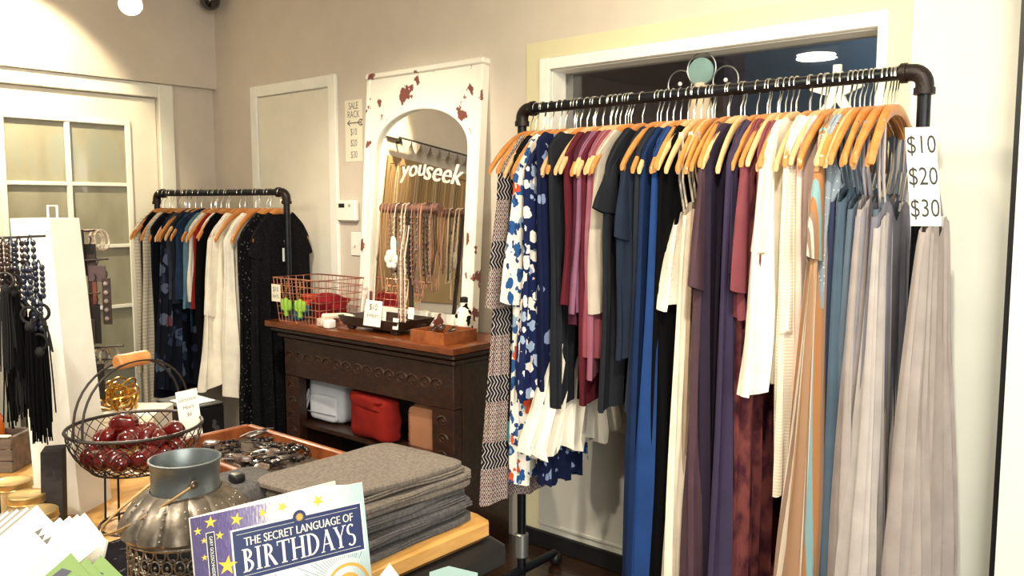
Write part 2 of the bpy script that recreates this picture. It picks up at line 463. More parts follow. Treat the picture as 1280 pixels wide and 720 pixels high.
track_spot('ceiling spotlight over the window wall', (-1.3, 1.35, 2.64), (-1.5, 2.85, 2.0), 38, (1, .88, .6), R(110), .9)
track_spot('ceiling spotlight over the mantel', (-2.75, 1.45, 2.64), (-3.1, 2.7, .95), 90, (1, .88, .68), R(80), .8)
track_spot('ceiling spotlight over the display table', (-1.25, .15, 2.64), (-1.5, 1.15, .8), 90, (1, .9, .72), R(85), .8)
track_spot('ceiling spotlight over the large rack', (-.35, .9, 2.64), (-1.0, 2.5, 1.1), 90, (1, .92, .74), R(95), .8)
def disc_lamp(label, pos, energy):
    t = thing('ceiling_lamp', label, 'lamp', pos)
    MB().lathe([(.17, 0), (.17, -.03), (.15, -.05)], pos, 28, True, False).build('housing', M_white, t)
    MB().lathe([(.15, -.045), (.14, -.06), (.01, -.066)], pos, 28, True, True).build('diffuser', plain('lamp_glow', '#fff6df', .4, emit=('#fff3d8', 45)), t)
    ld = bpy.data.lights.new('glow', 'AREA'); ld.shape = 'DISK'; ld.size = .3; ld.energy = energy; ld.color = (1, .93, .78)
    lo = bpy.data.objects.new('glow', ld); lo.location = (pos[0], pos[1], pos[2] - .075); C.objects.link(lo)
    return t
dp = at_d(1012, 75, 8.0)
disc_lamp('round white ceiling lamp behind the camera', (-2.62, -.90, CEIL), 30)
dc = at_d(262, -3, 5.0); dc.z = CEIL - .03
dome = thing('dome_camera', 'black dome security camera on the ceiling in the room corner', 'camera', (dc.x, dc.y, CEIL))
MB().ball(dc, .062, 20, 12).build('dome', plain('dome_black', '#0b0b0d', .08, coat=1), dome)
MB().lathe([(.072, .012), (.075, .03)], dc, 20, True, True).build('bracket', M_black, dome)

# ------------------------------------------------------------------ hangers, racks, garments
ARM = [(0, -.082), (.03, -.086), (.06, -.096), (.10, -.120), (.14, -.153), (.175, -.190), (.2, -.222), (.21, -.236)]
def arm_z(s):
    s = abs(s)
    for (a, za), (b, zb) in zip(ARM, ARM[1:]):
        if s <= b: return za + (zb - za) * (s - a) / (b - a)
    return ARM[-1][1] - (s - .21) * 1.6
def hanger_meshes():
    arms = MB(); secs = []
    pts = [(-s, z) for s, z in reversed(ARM)] + ARM[1:]
    for s, z in pts:
        k = abs(s) / .21
        h = .030 - .006 * k; w = .0085 - .001 * k
        secs.append([(w * .6, s, z), (w, s, z - h * .25), (w, s, z - h * .75), (w * .6, s, z - h), (-w * .6, s, z - h), (-w, s, z - h * .75), (-w, s, z - h * .25), (-w * .6, s, z)])
    arms.loft(secs, True, True)
    hk = MB(); r = .0225
    p = [(0, 0, -.10), (0, 0, -.06), (0, .004, -.045)]
    for a in range(-60, 200, 20):
        p.append((0, r * math.cos(R(a)), r * math.sin(R(a))))
    p = [(0, 0, -.10), (0, .0, -.055), (0, .010, -.036)] + [(0, r * math.cos(R(a)), r * math.sin(R(a)) - .0015) for a in range(-45, 205, 22)]
    hk.tube(p, .0022, 6)
    return arms, hk
_ha, _hh = hanger_meshes()
H_proto = {}
_hr = random.Random(55)
def hanger(loc, rz, label, group, pale=False, tilt=0.0):
    t = thing('clothes_hanger', label, 'hanger', loc, rz, group)
    t.rotation_euler = (tilt or R(_hr.uniform(-3, 3)), 0, rz)
    key = 'p' if pale else 'n'
    if key not in H_proto:
        a = _ha.build('hanger_arms', M_hanger2 if pale else M_hanger, t, local=True)
        h = _hh.build('hook', M_chrome, t, local=True)
        H_proto[key] = (a, h)
    else:
        for q in H_proto[key]:
            c = q.copy(); C.objects.link(c); c.parent = t
    return t

def garment(name, label, cat, mat, loc, rz, hem, ws=.185, wh=.24, th=.0125, thh=.018, folds=5, amp=.008, style='shoulder', bust=-.42, ymid=0.0, yshift=0.0,
            sleeve=None, seed=0, group=None, tiers=0, rows=26, neck=.085, neckdrop=.03, strapw=.004, hemwave=.012, smat=None, tilt=0.0, pinch=0.0, hemslope=0.0, onarm=True, wexp=.85):
    rnd = random.Random(seed * 131 + 17)
    p1, p2, p3 = (rnd.uniform(0, 6.28) for _ in range(3))
    t = thing(name, label, cat, loc, rz, group)
    t.rotation_euler = (tilt, 0, rz)
    N = 60 if folds < 8 else 120; b = MB(); rings = []
    p4, p5, p6 = (rnd.uniform(0, 6.28) for _ in range(3))
    k2 = rnd.uniform(1.6, 2.6); k3 = rnd.uniform(3.4, 4.8)
    for j, q in enumerate([0, .004, .03] + [(k + 1.6) / (rows + .6) for k in range(rows)]):
        e = q * q * (3 - 2 * q)
        W = ws + (wh - ws) * (q ** wexp)
        if pinch: W *= 1 - pinch * math.exp(-((q - .33) / .12) ** 2)
        if tiers:
            fr_ = (q * tiers) % 1.0
            W *= 1 + .06 * fr_
        W *= 1 + .03 * math.sin(6 * q + p4) * min(1, 3 * q)
        T = th + (thh - th) * e
        A = amp * 1.25 * (.10 + .90 * min(1, q * 1.5))
        ring = []
        for k in range(N):
            a = 2 * math.pi * k / N
            c, s = math.cos(a), math.sin(a)
            y = W * math.copysign(abs(c) ** .75, c)
            x = T * math.copysign(abs(s) ** .42, s)
            yn = y / max(W, 1e-6)
            if style == 'shoulder' and j == 0 and abs(y) > neck: x *= .08
            if style == 'shoulder':
                zt = arm_z(y if abs(y) < .3 else .3) + .010
                if abs(y) < neck: zt -= neckdrop * (1 - (abs(y) / neck) ** 2) + .012
            else:
                zt = bust + .05 * math.cos(math.pi * abs(yn) * 1.0 - math.pi * .55)
            z = zt + (hem - zt) * q
            x += A * math.sin(folds * math.pi * yn + p1 + .9 * math.sin(2.5 * q + p2)) + A * .5 * math.sin(folds * k2 * math.pi * yn + p3 + 1.9 * q) + A * .28 * math.sin(folds * k3 * math.pi * yn + p5 + 3.1 * math.sin(2 * q + p6))
            if tiers: x += .008 * q * math.sin(60 * yn + 3 * fr_)
            z += (hemwave * math.sin(folds * 1.4 * yn + p2) + hemslope * yn) * q * q
            ring.append((x, y + ymid + yshift * e, z))
        rings.append(ring)
    b.loft(rings)
    bo = b.build('body', mat, t, local=True)
    if mat.name == 'cloth_striped':
        uvl = bo.data.uv_layers.new(name='UVMap')
        for lp in bo.data.loops:
            k = lp.vertex_index % N
            uvl.data[lp.index].uv = (math.cos(2 * math.pi * k / N) * .22, bo.data.vertices[lp.vertex_index].co.z)
    if sleeve:
        L, wd, out = sleeve
        for sd in (-1, 1):
            sb = MB(); sr = []
            for j in range(9):
                q = j / 8
                cy = sd * (ws - .045 + out * q) + ymid; cz = arm_z(ws - .03) - .01 - L * q
                wy = .035 + (wd - .035) * min(1, q * 1.4); wx = .012 + .006 * q
                sr.append([(wx * math.sin(a) + .004 * math.sin(3 * a + p1 + 3 * q), cy + wy * math.cos(a), cz + (.55 * sd * wy * math.cos(a) * (-1) * (1 - q) + .2 * sd * wy * math.cos(a) * q) + .004 * math.sin(2 * a + p3)) for a in [2 * math.pi * k / 18 for k in range(18)]])
            sb.loft(sr, True, True)
            so_ = sb.build('sleeve', smat or mat, t, local=True)
            if mat.name == 'cloth_striped':
                uvl = so_.data.uv_layers.new(name='UVMap')
                for lp in so_.data.loops:
                    co = so_.data.vertices[lp.vertex_index].co; uvl.data[lp.index].uv = (co.y * .8, co.z)
    if style == 'strap' and not onarm:
        for sd in (-1, 1):
            MB().tube([(0, sd * ws * .6 + ymid, bust + .05), (-.004, sd * .05 - .02, bust + .12), (-.012, -.03 + sd * .03, bust + .2), (-.02, -.055, bust + .24)], strapw, 6).build('strap', mat, t, local=True)
    elif style == 'strap':
        for sd in (-1, 1):
            for dx in (-.006, .006):
                top = (0, sd * .125, arm_z(.125) + .003)
                MB().tube([(dx, sd * ws * .55 + ymid, bust + .05), (dx, sd * .115, (bust + arm_z(.12)) / 2), (dx, sd * .122, arm_z(.122) - .012), (dx * .3, sd * .122, arm_z(.122) + .004)], strapw, 6).build('strap', smat or mat, t, local=True)
    return t

RY, RZ_ = 2.5, 1.862
RX0, RX1 = -2.085, -0.665
def pipe_rack(label, p0, p1, h, r, feet=True):
    """iron-pipe clothes rack from p0 to p1 (floor points)"""
    p0, p1 = Vector(p0), Vector(p1)
    mid = (p0 + p1) / 2
    t = thing('pipe_clothes_rack', label, 'clothes rack', (mid.x, mid.y, 0))
    d = (p1 - p0).normalized(); Z = Vector((0, 0, 1)); n = Vector((-d.y, d.x, 0))
    MB().cyl(p0 + Z * h + d * .03, p1 + Z * h - d * .03, r, 18).build('hanging_rail', M_pipe, t)
    for p, s in ((p0, 1), (p1, -1)):
        e = MB()
        pts = [p + Z * (h - .055)] + [p + d * s * (.035 - .035 * math.cos(a)) + Z * (h - .035 + .035 * math.sin(a)) for a in [math.pi / 2 * k / 6 for k in range(7)]] + [p + d * s * .055 + Z * h]
        e.tube(pts, r * 1.28, 16)
        e.tube([p + Z * (h - .062), p + Z * (h - .044)], r * 1.5, 18).tube([p + d * s * .046 + Z * h, p + d * s * .062 + Z * h], r * 1.5, 18)
        e.build('elbow_fitting', M_elbow, t)
        MB().cyl(p + Z * .03, p + Z * (h - .05), r * .95, 18).build('upright', M_pipe, t)
        cz = .155
        MB().tube([p + Z * (cz - .05), p + Z * (cz - .045), p + Z * (cz + .045), p + Z * (cz + .05)], [r * 1.2, r * 1.5, r * 1.5, r * 1.2], 16).build('coupling', M_zinc, t)
        MB().cyl(p + n * -.22 + Z * (.05), p + n * .22 + Z * (.05), r * .95, 14).build('foot_pipe', M_pipe, t)
        for k in (-.22, .22):
            MB().ball(p + n * k + Z * .03, .03, 12, 8).build('caster', M_black, t)
    return t
pipe_rack('large black iron pipe clothes rack packed with dresses under the window', (RX0, RY, 0), (RX1, RY, 0), RZ_, .0185)

# garment materials
G = dict(
 tribal=cloth('cloth_tribal', '#2a2530', 'tribal'),
 blackteal=cloth('cloth_black_teal', '#101116', 'floral', [('#3f8a86', 9, .30), ('#d8cfc0', 16, .17)]),
 whitefloral=cloth('cloth_white_floral', '#f0ece2', 'floral', [('#2c5a96', 15, .38), ('#8aa6c0', 11, .27), ('#d8532f', 7, .28), ('#2b4272', 22, .28)], 1.5),
 navyfloral=cloth('cloth_navy_floral', '#18224a', 'floral', [('#e6dfd6', 17, .40), ('#93a4c0', 13, .26), ('#c9b6b0', 9, .18)], 1.5),
 navyfloral2=cloth('cloth_navy_floral_dim', '#141b3a', 'floral', [('#7f8fb4', 21, .25)]),
 charcoal=cloth('cloth_charcoal', '#202228'), charcoal2=cloth('cloth_charcoal_blue', '#202838'), charcoal3=cloth('cloth_graphite', '#24272e'),
 maroon=cloth('cloth_maroon', '#561c27'), burgundy=cloth('cloth_burgundy', '#4a2130'), mauve=cloth('cloth_mauve', '#835770'), mauve2=cloth('cloth_mauve_pink', '#8c5666'), rose=cloth('cloth_rose', '#8a4852'),
 greige=cloth('cloth_greige', '#b5aa9c'), navy=cloth('cloth_navy', '#1f2c4c'), royal=cloth('cloth_royal', '#203c70'), royal2=cloth('cloth_royal_dark', '#162749'), black=cloth('cloth_black', '#050506'),
 cream=cloth('cloth_cream', '#e6d8c4'), creamlace=cloth('cloth_cream_lace', '#e3d6c6', 'lace', ['#c9b9a6']), taupe=cloth('cloth_taupe', '#a8917f'),
 plum=cloth('cloth_plum', '#4c3840'), plum2=cloth('cloth_plum_dark', '#2c2433'), indigo=cloth('cloth_indigo', '#393149'), rosetop=cloth('cloth_rose_top', '#773e45'),
 maroontie=cloth('cloth_maroon_tie_dye', '#3c1b27', 'mottle', ['#6d3a38']), ivory=cloth('cloth_ivory', '#eee5d4'), knit=cloth('cloth_cream_knit', '#eadcc8', 'knit', ['#dccbb6'], 1.6),
 pinkcream=cloth('cloth_pink_cream', '#d9beb2'),
 stripe=cloth('cloth_striped', '#9c7a60', 'stripe', [(0, '#94735a'), (.30, '#b08a66'), (.34, '#cdbfae'), (.38, '#8d7464'), (.42, '#cdbfae'), (.46, '#8d7464'), (.50, '#cdbfae'), (.54, '#8d7464'), (.58, '#a8744a'), (.64, '#7fa3a8'), (.72, '#a8744a'), (.82, '#8a6e5a')]),
 bluelace=cloth('cloth_grey_blue_lace', '#8b97a2', 'lace', ['#c7cdd0']), slatenavy=cloth('cloth_slate_navy', '#343b55'), slate=cloth('cloth_slate', '#4b5c6c'), slate2=cloth('cloth_slate_grey', '#586573'),
 lavgrey=cloth('cloth_lavender_grey', '#938f98'), greylav=cloth('cloth_grey_lavender', '#767480'), pale=cloth('cloth_pale_grey', '#aea6a3'), pale2=cloth('cloth_pale_taupe', '#9f9591'), darkgrey=cloth('cloth_dark_grey', '#4b4a54'),
 tulle=cloth('cloth_tulle', '#efe6d6', var=.05),
)
YN = RY - .215
def xr(u, v=300, y=YN): return at_y(u, v, y).x
def hemz(u, v, y=YN - .03): return at_y(u, v, y).z - RZ_
MAIN = 'garments on the large pipe rack'
MAINH = 'wooden hangers on the large pipe rack'
# u of the near edge, material, hem pixel row (or height), options
rack_list = [
 (618, 'tribal', 628, 'long_dress', 'black white and red geometric print maxi dress at the rack\'s left end', dict(wh=.27, ws=.215, folds=4, sleeve=(.52, .05, .06), thh=.02, yshift=-.02)),
 (629, 'blackteal', 560, 'long_dress', 'black maxi dress with teal flowers beside the geometric print dress', dict(wh=.22, folds=4)),
 (639, 'whitefloral', 608, 'long_dress', 'white maxi dress with blue and orange flowers', dict(wh=.22, ws=.215, folds=6, sleeve=(.50, .07, .05), amp=.012)),
 (656, 'navyfloral', 500, 'floral_dress', 'navy dress covered in large white flowers', dict(wh=.26, ws=.215, folds=6, sleeve=(.30, .05, .0), amp=.011)),
 (667, 'navyfloral2', 614, 'long_dress', 'dark navy maxi dress with small pale blue flowers', dict(ws=.14, wh=.12, ymid=-.08, folds=6)),
 (675, 'tulle', 572, 'ruffled_dress', 'white tiered ruffle dress hem showing below the shorter tops', dict(wh=.32, ws=.10, wexp=3.0, tiers=3, folds=9, amp=.016, thh=.03, hemwave=.02, yshift=.02)),
 (684, 'charcoal', 512, 'tunic', 'charcoal tunic hanging between the navy floral dress and maroon top', dict(ws=.16, wh=.14, ymid=-.05, folds=4)),
 (694, 'maroon', 386, 'knit_shirt', 'maroon red top next to the navy floral dress', dict(wh=.20, folds=3)),
 (703, 'burgundy', 408, 'knit_shirt', 'dark burgundy top beside the maroon one', dict(wh=.20, folds=3)),
 (712, 'mauve', 390, 'sleeveless_blouse', 'lavender mauve top with straight hem', dict(wh=.215, folds=3)),
 (719, 'maroon', 508, 'tunic', 'longer wine red tunic below the mauve tops', dict(wh=.2, folds=4)),
 (725, 'mauve2', 474, 'tunic', 'dusty pink mauve tunic next to the lavender top', dict(wh=.205, folds=4)),
 (732, 'rose', 455, 'tunic', 'rose pink tunic squeezed before the grey top', dict(wh=.2, folds=3)),
 (739, 'greige', 394, 'sleeveless_blouse', 'pale beige grey top before the charcoal dresses', dict(wh=.21, folds=3)),
 (753, 'charcoal', 516, 't_shirt_dress', 'charcoal t-shirt dress with short cuffed sleeve', dict(wh=.235, ws=.215, sleeve=(.17, .065, .05), folds=4)),
 (772, 'charcoal2', 452, 't_shirt_dress', 'blue-grey t-shirt dress with split sleeve', dict(wh=.235, ws=.215, sleeve=(.26, .06, .02), folds=4)),
 (784, 'charcoal3', 522, 'tunic', 'graphite tunic behind the blue-grey t-shirt dress', dict(wh=.22, folds=4)),
 (792, 'royal2', 735, 'maxi_dress', 'dark royal blue maxi dress left of the brighter blue one', dict(wh=.29, folds=7, amp=.012, ws=.19)),
 (801, 'royal', 740, 'maxi_dress', 'bright royal blue maxi dress', dict(wh=.27, folds=7, amp=.012, ws=.185)),
 (811, 'black', 740, 'maxi_dress', 'black maxi dress beside the royal blue ones', dict(wh=.23, folds=6, amp=.012, ws=.19)),
 (819, 'black', 740, 'maxi_dress', 'second black maxi dress just left of the cream camisole', dict(wh=.21, folds=6, ws=.16)),
 (829, 'creamlace', 388, 'camisole', 'cream lace camisole on thin straps', dict(style='strap', ws=.15, wh=.23, folds=5, bust=-.43, amp=.012)),
 (838, 'cream', 740, 'maxi_dress', 'long cream maxi dress on thin straps', dict(style='strap', ws=.15, wh=.235, folds=6, amp=.012, bust=-.40)),
 (846, 'taupe', 740, 'maxi_dress', 'taupe strappy maxi dress beside the cream one', dict(style='strap', ws=.14, wh=.18, folds=5, bust=-.38)),
 (863, 'plum', 740, 'maxi_dress', 'dusty plum maxi dress with fluttering sleeve', dict(ws=.215, wh=.235, sleeve=(.40, .06, .04), folds=6, amp=.013)),
 (878, 'plum2', 740, 'maxi_dress', 'dark plum maxi dress behind the fluttering sleeve', dict(ws=.20, wh=.2, folds=6, amp=.012)),
 (898, 'indigo', 740, 'maxi_dress', 'indigo purple maxi dress with draped shoulders', dict(ws=.215, wh=.255, sleeve=(.36, .05, -.01), folds=6, amp=.014)),
 (914, 'rosetop', 402, 'blouse', 'dusty rose blouse with ruffled sleeve', dict(ws=.215, wh=.21, sleeve=(.40, .06, .05), folds=5, amp=.011)),
 (925, 'maroontie', 740, 'maxi_dress', 'maroon tie-dye maxi dress below the ivory blouse', dict(ws=.19, wh=.20, folds=6, amp=.013)),
 (934, 'rosetop', 390, 'blouse', 'second dusty rose blouse behind the ruffled one', dict(ws=.205, wh=.2, folds=4)),
 (948, 'ivory', 492, 'blouse', 'long ivory blouse with wide hem', dict(ws=.205, wh=.275, folds=6, amp=.013, sleeve=(.30, .05, .03))),
 (966, 'knit', 520, 'cardigan', 'cream knitted cardigan with long hanging front edge', dict(ws=.21, wh=.20, folds=4, amp=.011, sleeve=(.52, .045, .0), hemslope=.24)),
 (978, 'ivory', 420, 'blouse', 'short ivory top behind the knitted cardigan', dict(ws=.19, wh=.2, folds=4)),
 (987, 'pinkcream', 560, 'tunic', 'pale pink tunic beside the striped dress', dict(ws=.18, wh=.17, folds=4)),
 (1005, 'stripe', 740, 'maxi_dress', 'tan maxi dress with orange and turquoise stripes', dict(ws=.18, wh=.37, folds=5, amp=.018, sleeve=(.34, .075, .04), thh=.035, wexp=1.0)),
 (1016, 'bluelace', 384, 'lace_blouse', 'pale grey-blue lace top next to the striped dress', dict(ws=.16, wh=.17, folds=4)),
 (1024, 'slatenavy', 740, 'maxi_dress', 'slate navy strappy maxi dress', dict(style='strap', ws=.145, wh=.17, folds=6, bust=-.36, amp=.012)),
 (1037, 'slate', 740, 'maxi_dress', 'slate blue strappy maxi dress', dict(style='strap', ws=.15, wh=.21, folds=6, bust=-.36, amp=.012)),
 (1050, 'slate2', 740, 'maxi_dress', 'grey-blue strappy maxi dress with a scooped side', dict(style='strap', ws=.145, wh=.19, folds=6, bust=-.38, amp=.012)),
 (1061, 'lavgrey', 740, 'maxi_dress', 'light lavender grey strappy maxi dress', dict(style='strap', ws=.15, wh=.22, folds=7, bust=-.40, amp=.013)),
 (1072, 'slate2', 740, 'maxi_dress', 'second grey-blue strappy maxi dress near the rack\'s right end', dict(style='strap', ws=.14, wh=.18, folds=6, bust=-.38, amp=.012)),
 (1083, 'greylav', 740, 'maxi_dress', 'grey lavender strappy maxi dress third from the right end', dict(style='strap', ws=.145, wh=.22, folds=7, bust=-.40, amp=.013)),
 (1095, 'pale2', 740, 'maxi_dress', 'pale taupe strappy maxi dress second from the right end', dict(style='strap', ws=.145, wh=.26, folds=7, bust=-.38, amp=.014)),
 (1108, 'pale', 740, 'maxi_dress', 'pale silver grey strappy maxi dress nearest the price sign', dict(style='strap', ws=.15, wh=.29, folds=8, bust=-.43, amp=.016, thh=.03)),
]
random.seed(11)
RACKX = []
for i, (u, mk, hv, nm, lab, kw) in enumerate(rack_list):
    kw = dict(kw)
    yn = YN if kw.get('style') != 'strap' else RY - .205
    x = xr(u, 280, yn) + .012
    x = min(max(x, RX0 + .07), RX1 - .07)
    if i == len(rack_list) - 1: x = RX1 - .075
    if i == len(rack_list) - 2: x = RX1 - .105
    hz = hemz(u, hv) if hv < 730 else (.09 - RZ_)
    yaw = R(random.uniform(-4, 5))
    hanger((x, RY, RZ_), yaw, 'wooden hanger holding the ' + ' '.join(lab.replace('second ', 'other ').split()[:11]), MAINH, pale=random.random() < .35)
    RACKX.append((x, lab))
    garment(nm, lab, 'dress' if 'dress' in nm else nm.replace('_', ' '), G[mk], (x, RY, RZ_), yaw, hz, seed=i, group=MAIN, **kw)
xs_used = []
# bare hangers squeezed between the others
for k, x in enumerate([-2.04, -1.985, -1.83, -1.755, -1.61, -1.48, -1.295, -1.185, -1.035, -.98, -.935, -.862, -.806, -.757, -1.905, -1.68, -1.36, -1.24, -1.11, -1.07, -.905, -.835]):
    nb_ = min(RACKX, key=lambda q: abs(q[0] - x))
    side = 'right' if nb_[0] < x else 'left'
    hanger((x, RY, RZ_), R(random.uniform(-5, 5)), 'bare wooden hanger just %s of the ' % side + ' '.join(nb_[1].replace('second ', 'other ').split()[:8]), 'bare hangers on the large pipe rack', pale=random.random() < .5)
# a dress hooked over the rack's right elbow, outside the upright
OX = RX1 + .036
garment('maxi_dress', 'pale taupe dress hung by its straps on the right upright, below the price sign', 'dress', G['pale2'], (OX, RY + .03, RZ_), 0, .08 - RZ_, seed=77, group=MAIN, style='strap', ws=.11, wh=.24, wexp=.5, folds=6, bust=-.44, amp=.018, onarm=False, thh=.03)

# ---- small sale rack in the corner
SL, SR = Vector((-4.715, 2.385, 0)), Vector((-3.755, 2.595, 0))
SD = (SR - SL).normalized(); SANG = math.atan2(SD.y, SD.x); SLEN = (SR - SL).length
SZ = 1.57
pipe_rack('small black iron pipe sale rack in the room corner', SL, SR, SZ, .0175)
SN = Vector((SD.y, -SD.x, 0))
S = dict(
 striped=cloth('cloth_cream_striped_knit', '#ded3bd', 'knit', ['#c8bca7'], .8), nblack=cloth('cloth_blue_black', '#10131d'), denimd=cloth('cloth_dark_denim', '#1e2532', var=.25), denim=cloth('cloth_denim', '#26354f', var=.3), denim2=cloth('cloth_blue_denim', '#33506e', var=.25), denimg=cloth('cloth_grey_denim', '#3a3f48', var=.3),
 chambray=cloth('cloth_chambray', '#5b7f92', var=.15), palm=cloth('cloth_palm_print', '#161a26', 'floral', [('#59647c', 12, .34), ('#2f3a52', 18, .3), ('#6a4048', 7, .16)]), white=cloth('cloth_white', '#ece4d4'), red=cloth('cloth_red', '#8e2420'), cream2=cloth('cloth_soft_ivory', '#efe7d6'), blacklace=cloth('cloth_black_lace', '#0d0d10', 'lace', ['#2a2a2e']), blacklace2=cloth('cloth_black_white_lace', '#0e0e11', 'lace', ['#5c5a5a'], .6),
)
small_list = [
 (164, 'striped', 470, 'cardigan', 'cream cardigan at the left end of the sale rack', dict(wh=.20, folds=3)),
 (170, 'nblack', 478, 'long_vest', 'blue-black long vest behind the cream cardigan', dict(ws=.17, wh=.17, folds=3)),
 (180, 'striped', 505, 'cardigan', 'long cream ribbed cardigan with banded hem', dict(ws=.21, wh=.25, folds=4, thh=.025)),
 (189, 'nblack', 500, 'cardigan', 'long navy black cardigan beside the ribbed one', dict(wh=.2, folds=3)),
 (197, 'denim2', 420, 'jeans', 'blue denim trousers hanging on the sale rack', dict(ws=.12, wh=.13, folds=3, style='strap', bust=-.16)),
 (205, 'denimg', 375, 'jeans', 'faded grey denim trousers on the sale rack', dict(ws=.16, wh=.16, folds=3, neckdrop=0)),
 (213, 'denimd', 378, 'jeans', 'near-black denim trousers on the sale rack', dict(ws=.17, wh=.17, folds=3, neckdrop=0)),
 (221, 'denim', 372, 'jeans', 'indigo denim trousers on the sale rack', dict(ws=.18, wh=.18, folds=3, neckdrop=0)),
 (199, 'palm', 490, 'palm_skirt', 'dark skirt with grey palm leaf print on the sale rack', dict(ws=.17, wh=.24, folds=6, amp=.014)),
 (234, 'chambray', 388, 'shirt', 'light blue chambray shirt on the sale rack', dict(wh=.22, folds=4)),
 (241, 'white', 380, 'shirt', 'narrow white top left of the red one', dict(wh=.2, folds=3)),
 (248, 'red', 384, 'shirt', 'brick red top on the sale rack', dict(wh=.2, folds=3)),
 (255, 'white', 395, 'shirt', 'white top right of the red one', dict(wh=.17, folds=3)),
 (258, 'black', 470, 'long_cardigan', 'long black cardigan left of the ivory shirts', dict(ws=.22, wh=.25, folds=4)),
 (272, 'cream2', 482, 'shirt', 'large ivory shirt with drooping hem', dict(ws=.225, wh=.30, folds=4, amp=.02, thh=.035, sleeve=(.42, .055, .03), hemwave=.03)),
 (292, 'cream2', 500, 'shirt', 'second ivory shirt right of the drooping one', dict(ws=.225, wh=.24, folds=4, amp=.016, thh=.03)),
 (310, 'blacklace2', 545, 'lace_dress', 'black lace dress with speckled shoulders', dict(ws=.225, wh=.25, folds=5, amp=.01)),
 (326, 'blacklace', 560, 'lace_dress', 'black lace dress at the right end of the sale rack', dict(ws=.215, wh=.24, folds=5, amp=.01, sleeve=(.12, .05, .02))),
]
SMALL = 'garments on the small sale rack'
SMX = []
for i, (u, mk, hv, nm, lab, kw) in enumerate(small_list):
    p = min(.955, max(.03, (u - 158) / 172))
    P = SL + SD * (SLEN * p)
    near = P + SN * .2
    SMX.append((p, lab))
    d = (near - EYE); Z = Vector((d.x, d.y, 0)).dot(Vector((-math.sin(HEAD), math.cos(HEAD), 0)))
    hz = 1.5 - (hv - 257) / FPX * Z - SZ
    yaw = SANG + R(random.uniform(-3, 3))
    mt = {**G, **S}[mk]
    hanger((P.x, P.y, SZ), yaw, 'wooden hanger holding the ' + ' '.join(lab.replace('second ', 'other ').split()[:11]), 'wooden hangers on the small sale rack', pale=random.random() < .2)
    kw = dict(kw); kw.setdefault('wh', .2)
    gg = garment(nm, lab, nm.replace('_', ' '), mt, (P.x, P.y, SZ), yaw, hz, seed=100 + i, group=SMALL, **kw)
MB().box((.024, -.02, -.36), (.026, .02, -.29), .0005).build('price_tag', M_paper, gg, local=True)
MB().tube([(.02, 0, -.25), (.025, 0, -.29)], .0012, 5).build('tag_string', M_white, gg, local=True)
for p in (.105, .27, .47, .565, .70, .80, .86):
    P = SL + SD * (SLEN * p)
    nb_ = min(SMX, key=lambda q: abs(q[0] - p))
    hanger((P.x, P.y, SZ), SANG + R(random.uniform(-4, 4)), 'bare wooden hanger just %s of the ' % ('right' if nb_[0] < p else 'left') + ' '.join(nb_[1].replace('second ', 'other ').split()[:9]), 'bare hangers on the small sale rack', pale=random.random() < .2)

# ------------------------------------------------------------------ signs, thermostat, switch
def sign(name, label, o, ex, ey, w, h, lines, m=M_paper, ink=M_ink, th=.0015, cat='sign', extra=None):
    """o = top-left corner; lines = (text, size, centre x, y down, shear, sx)"""
    o, ex, ey = Vector(o), Vector(ex).normalized(), Vector(ey).normalized()
    nz = ex.cross(ey).normalized()
    t = thing(name, label, cat, o - ey * h + ex * w / 2)
    MB().prism([(0, 0), (0, -h), (w, -h), (w, 0)], o - nz * th, ex, ey, th).build('paper', m, t, smooth=False)
    for (s, sz, x, y, sh, sx) in lines:
        put_text(MB(), s, sz, o + ex * x - ey * y + nz * .0004, ex, ey, sh, 1.0, sx).build('lettering', ink, t, smooth=False)
    if extra:
        tx = MB(); extra(tx, o, ex, ey, nz); tx.build('arrow', ink, t, smooth=False)
    return t
s0 = at_y(431.5, 130, YW); s1 = at_y(453, 130, YW)
sw = s1.x - s0.x; sh_ = .315
def arrow(tx, o, ex, ey, nz):
    def bar(x0, y0, x1, y1, w=.003):
        a = o + ex * x0 - ey * y0; b = o + ex * x1 - ey * y1; d = (b - a).normalized(); n_ = nz.cross(d) * w
        tx.add([a + n_ + nz * .0006, a - n_ + nz * .0006, b - n_ + nz * .0006, b + n_ + nz * .0006], [(0, 1, 2, 3)])
    bar(.02, .118, .125, .118); bar(.02, .118, .042, .105); bar(.02, .118, .042, .131)
    bar(.105, .118, .12, .104); bar(.12, .104, .14, .104); bar(.14, .104, .125, .118); bar(.105, .118, .12, .132); bar(.12, .132, .14, .132); bar(.14, .132, .125, .118)
sign('sale_sign', 'narrow cream paper sign reading SALE RACK with arrow and prices', (s0.x, YW - .003, 2.045), (1, 0, -.0), (0, 0, 1), sw, sh_,
     [('SALE', .05, sw / 2, .032, 0, .75), ('RACK', .05, sw / 2, .076, 0, .75), ('$10', .05, sw / 2, .165, 0, .7), ('$20', .05, sw / 2, .222, 0, .7), ('$30', .05, sw / 2, .282, 0, .7)], M_paper_y, M_ink_l, extra=arrow)
tc0, tc1 = at_y(426, 253, YW), at_y(450, 277, YW)
t = thing('thermostat', 'white wall thermostat with small dark display beside the plain door', 'thermostat', ((tc0.x + tc1.x) / 2, YW, tc1.z))
part_box('housing', M_white, t, (tc0.x, YW - .032, tc1.z), (tc1.x, YW, tc0.z + .01), .008)
part_box('display', M_dark, t, (tc0.x + .022, YW - .034, tc0.z - .028), (tc0.x + .07, YW - .0315, tc0.z - .006), .001)
MB().cyl((tc1.x - .045, YW - .036, tc0.z - .017), (tc1.x - .045, YW - .030, tc0.z - .017), .009, 12).build('dial', plain('dial_grey', '#b9b4a8'), t)
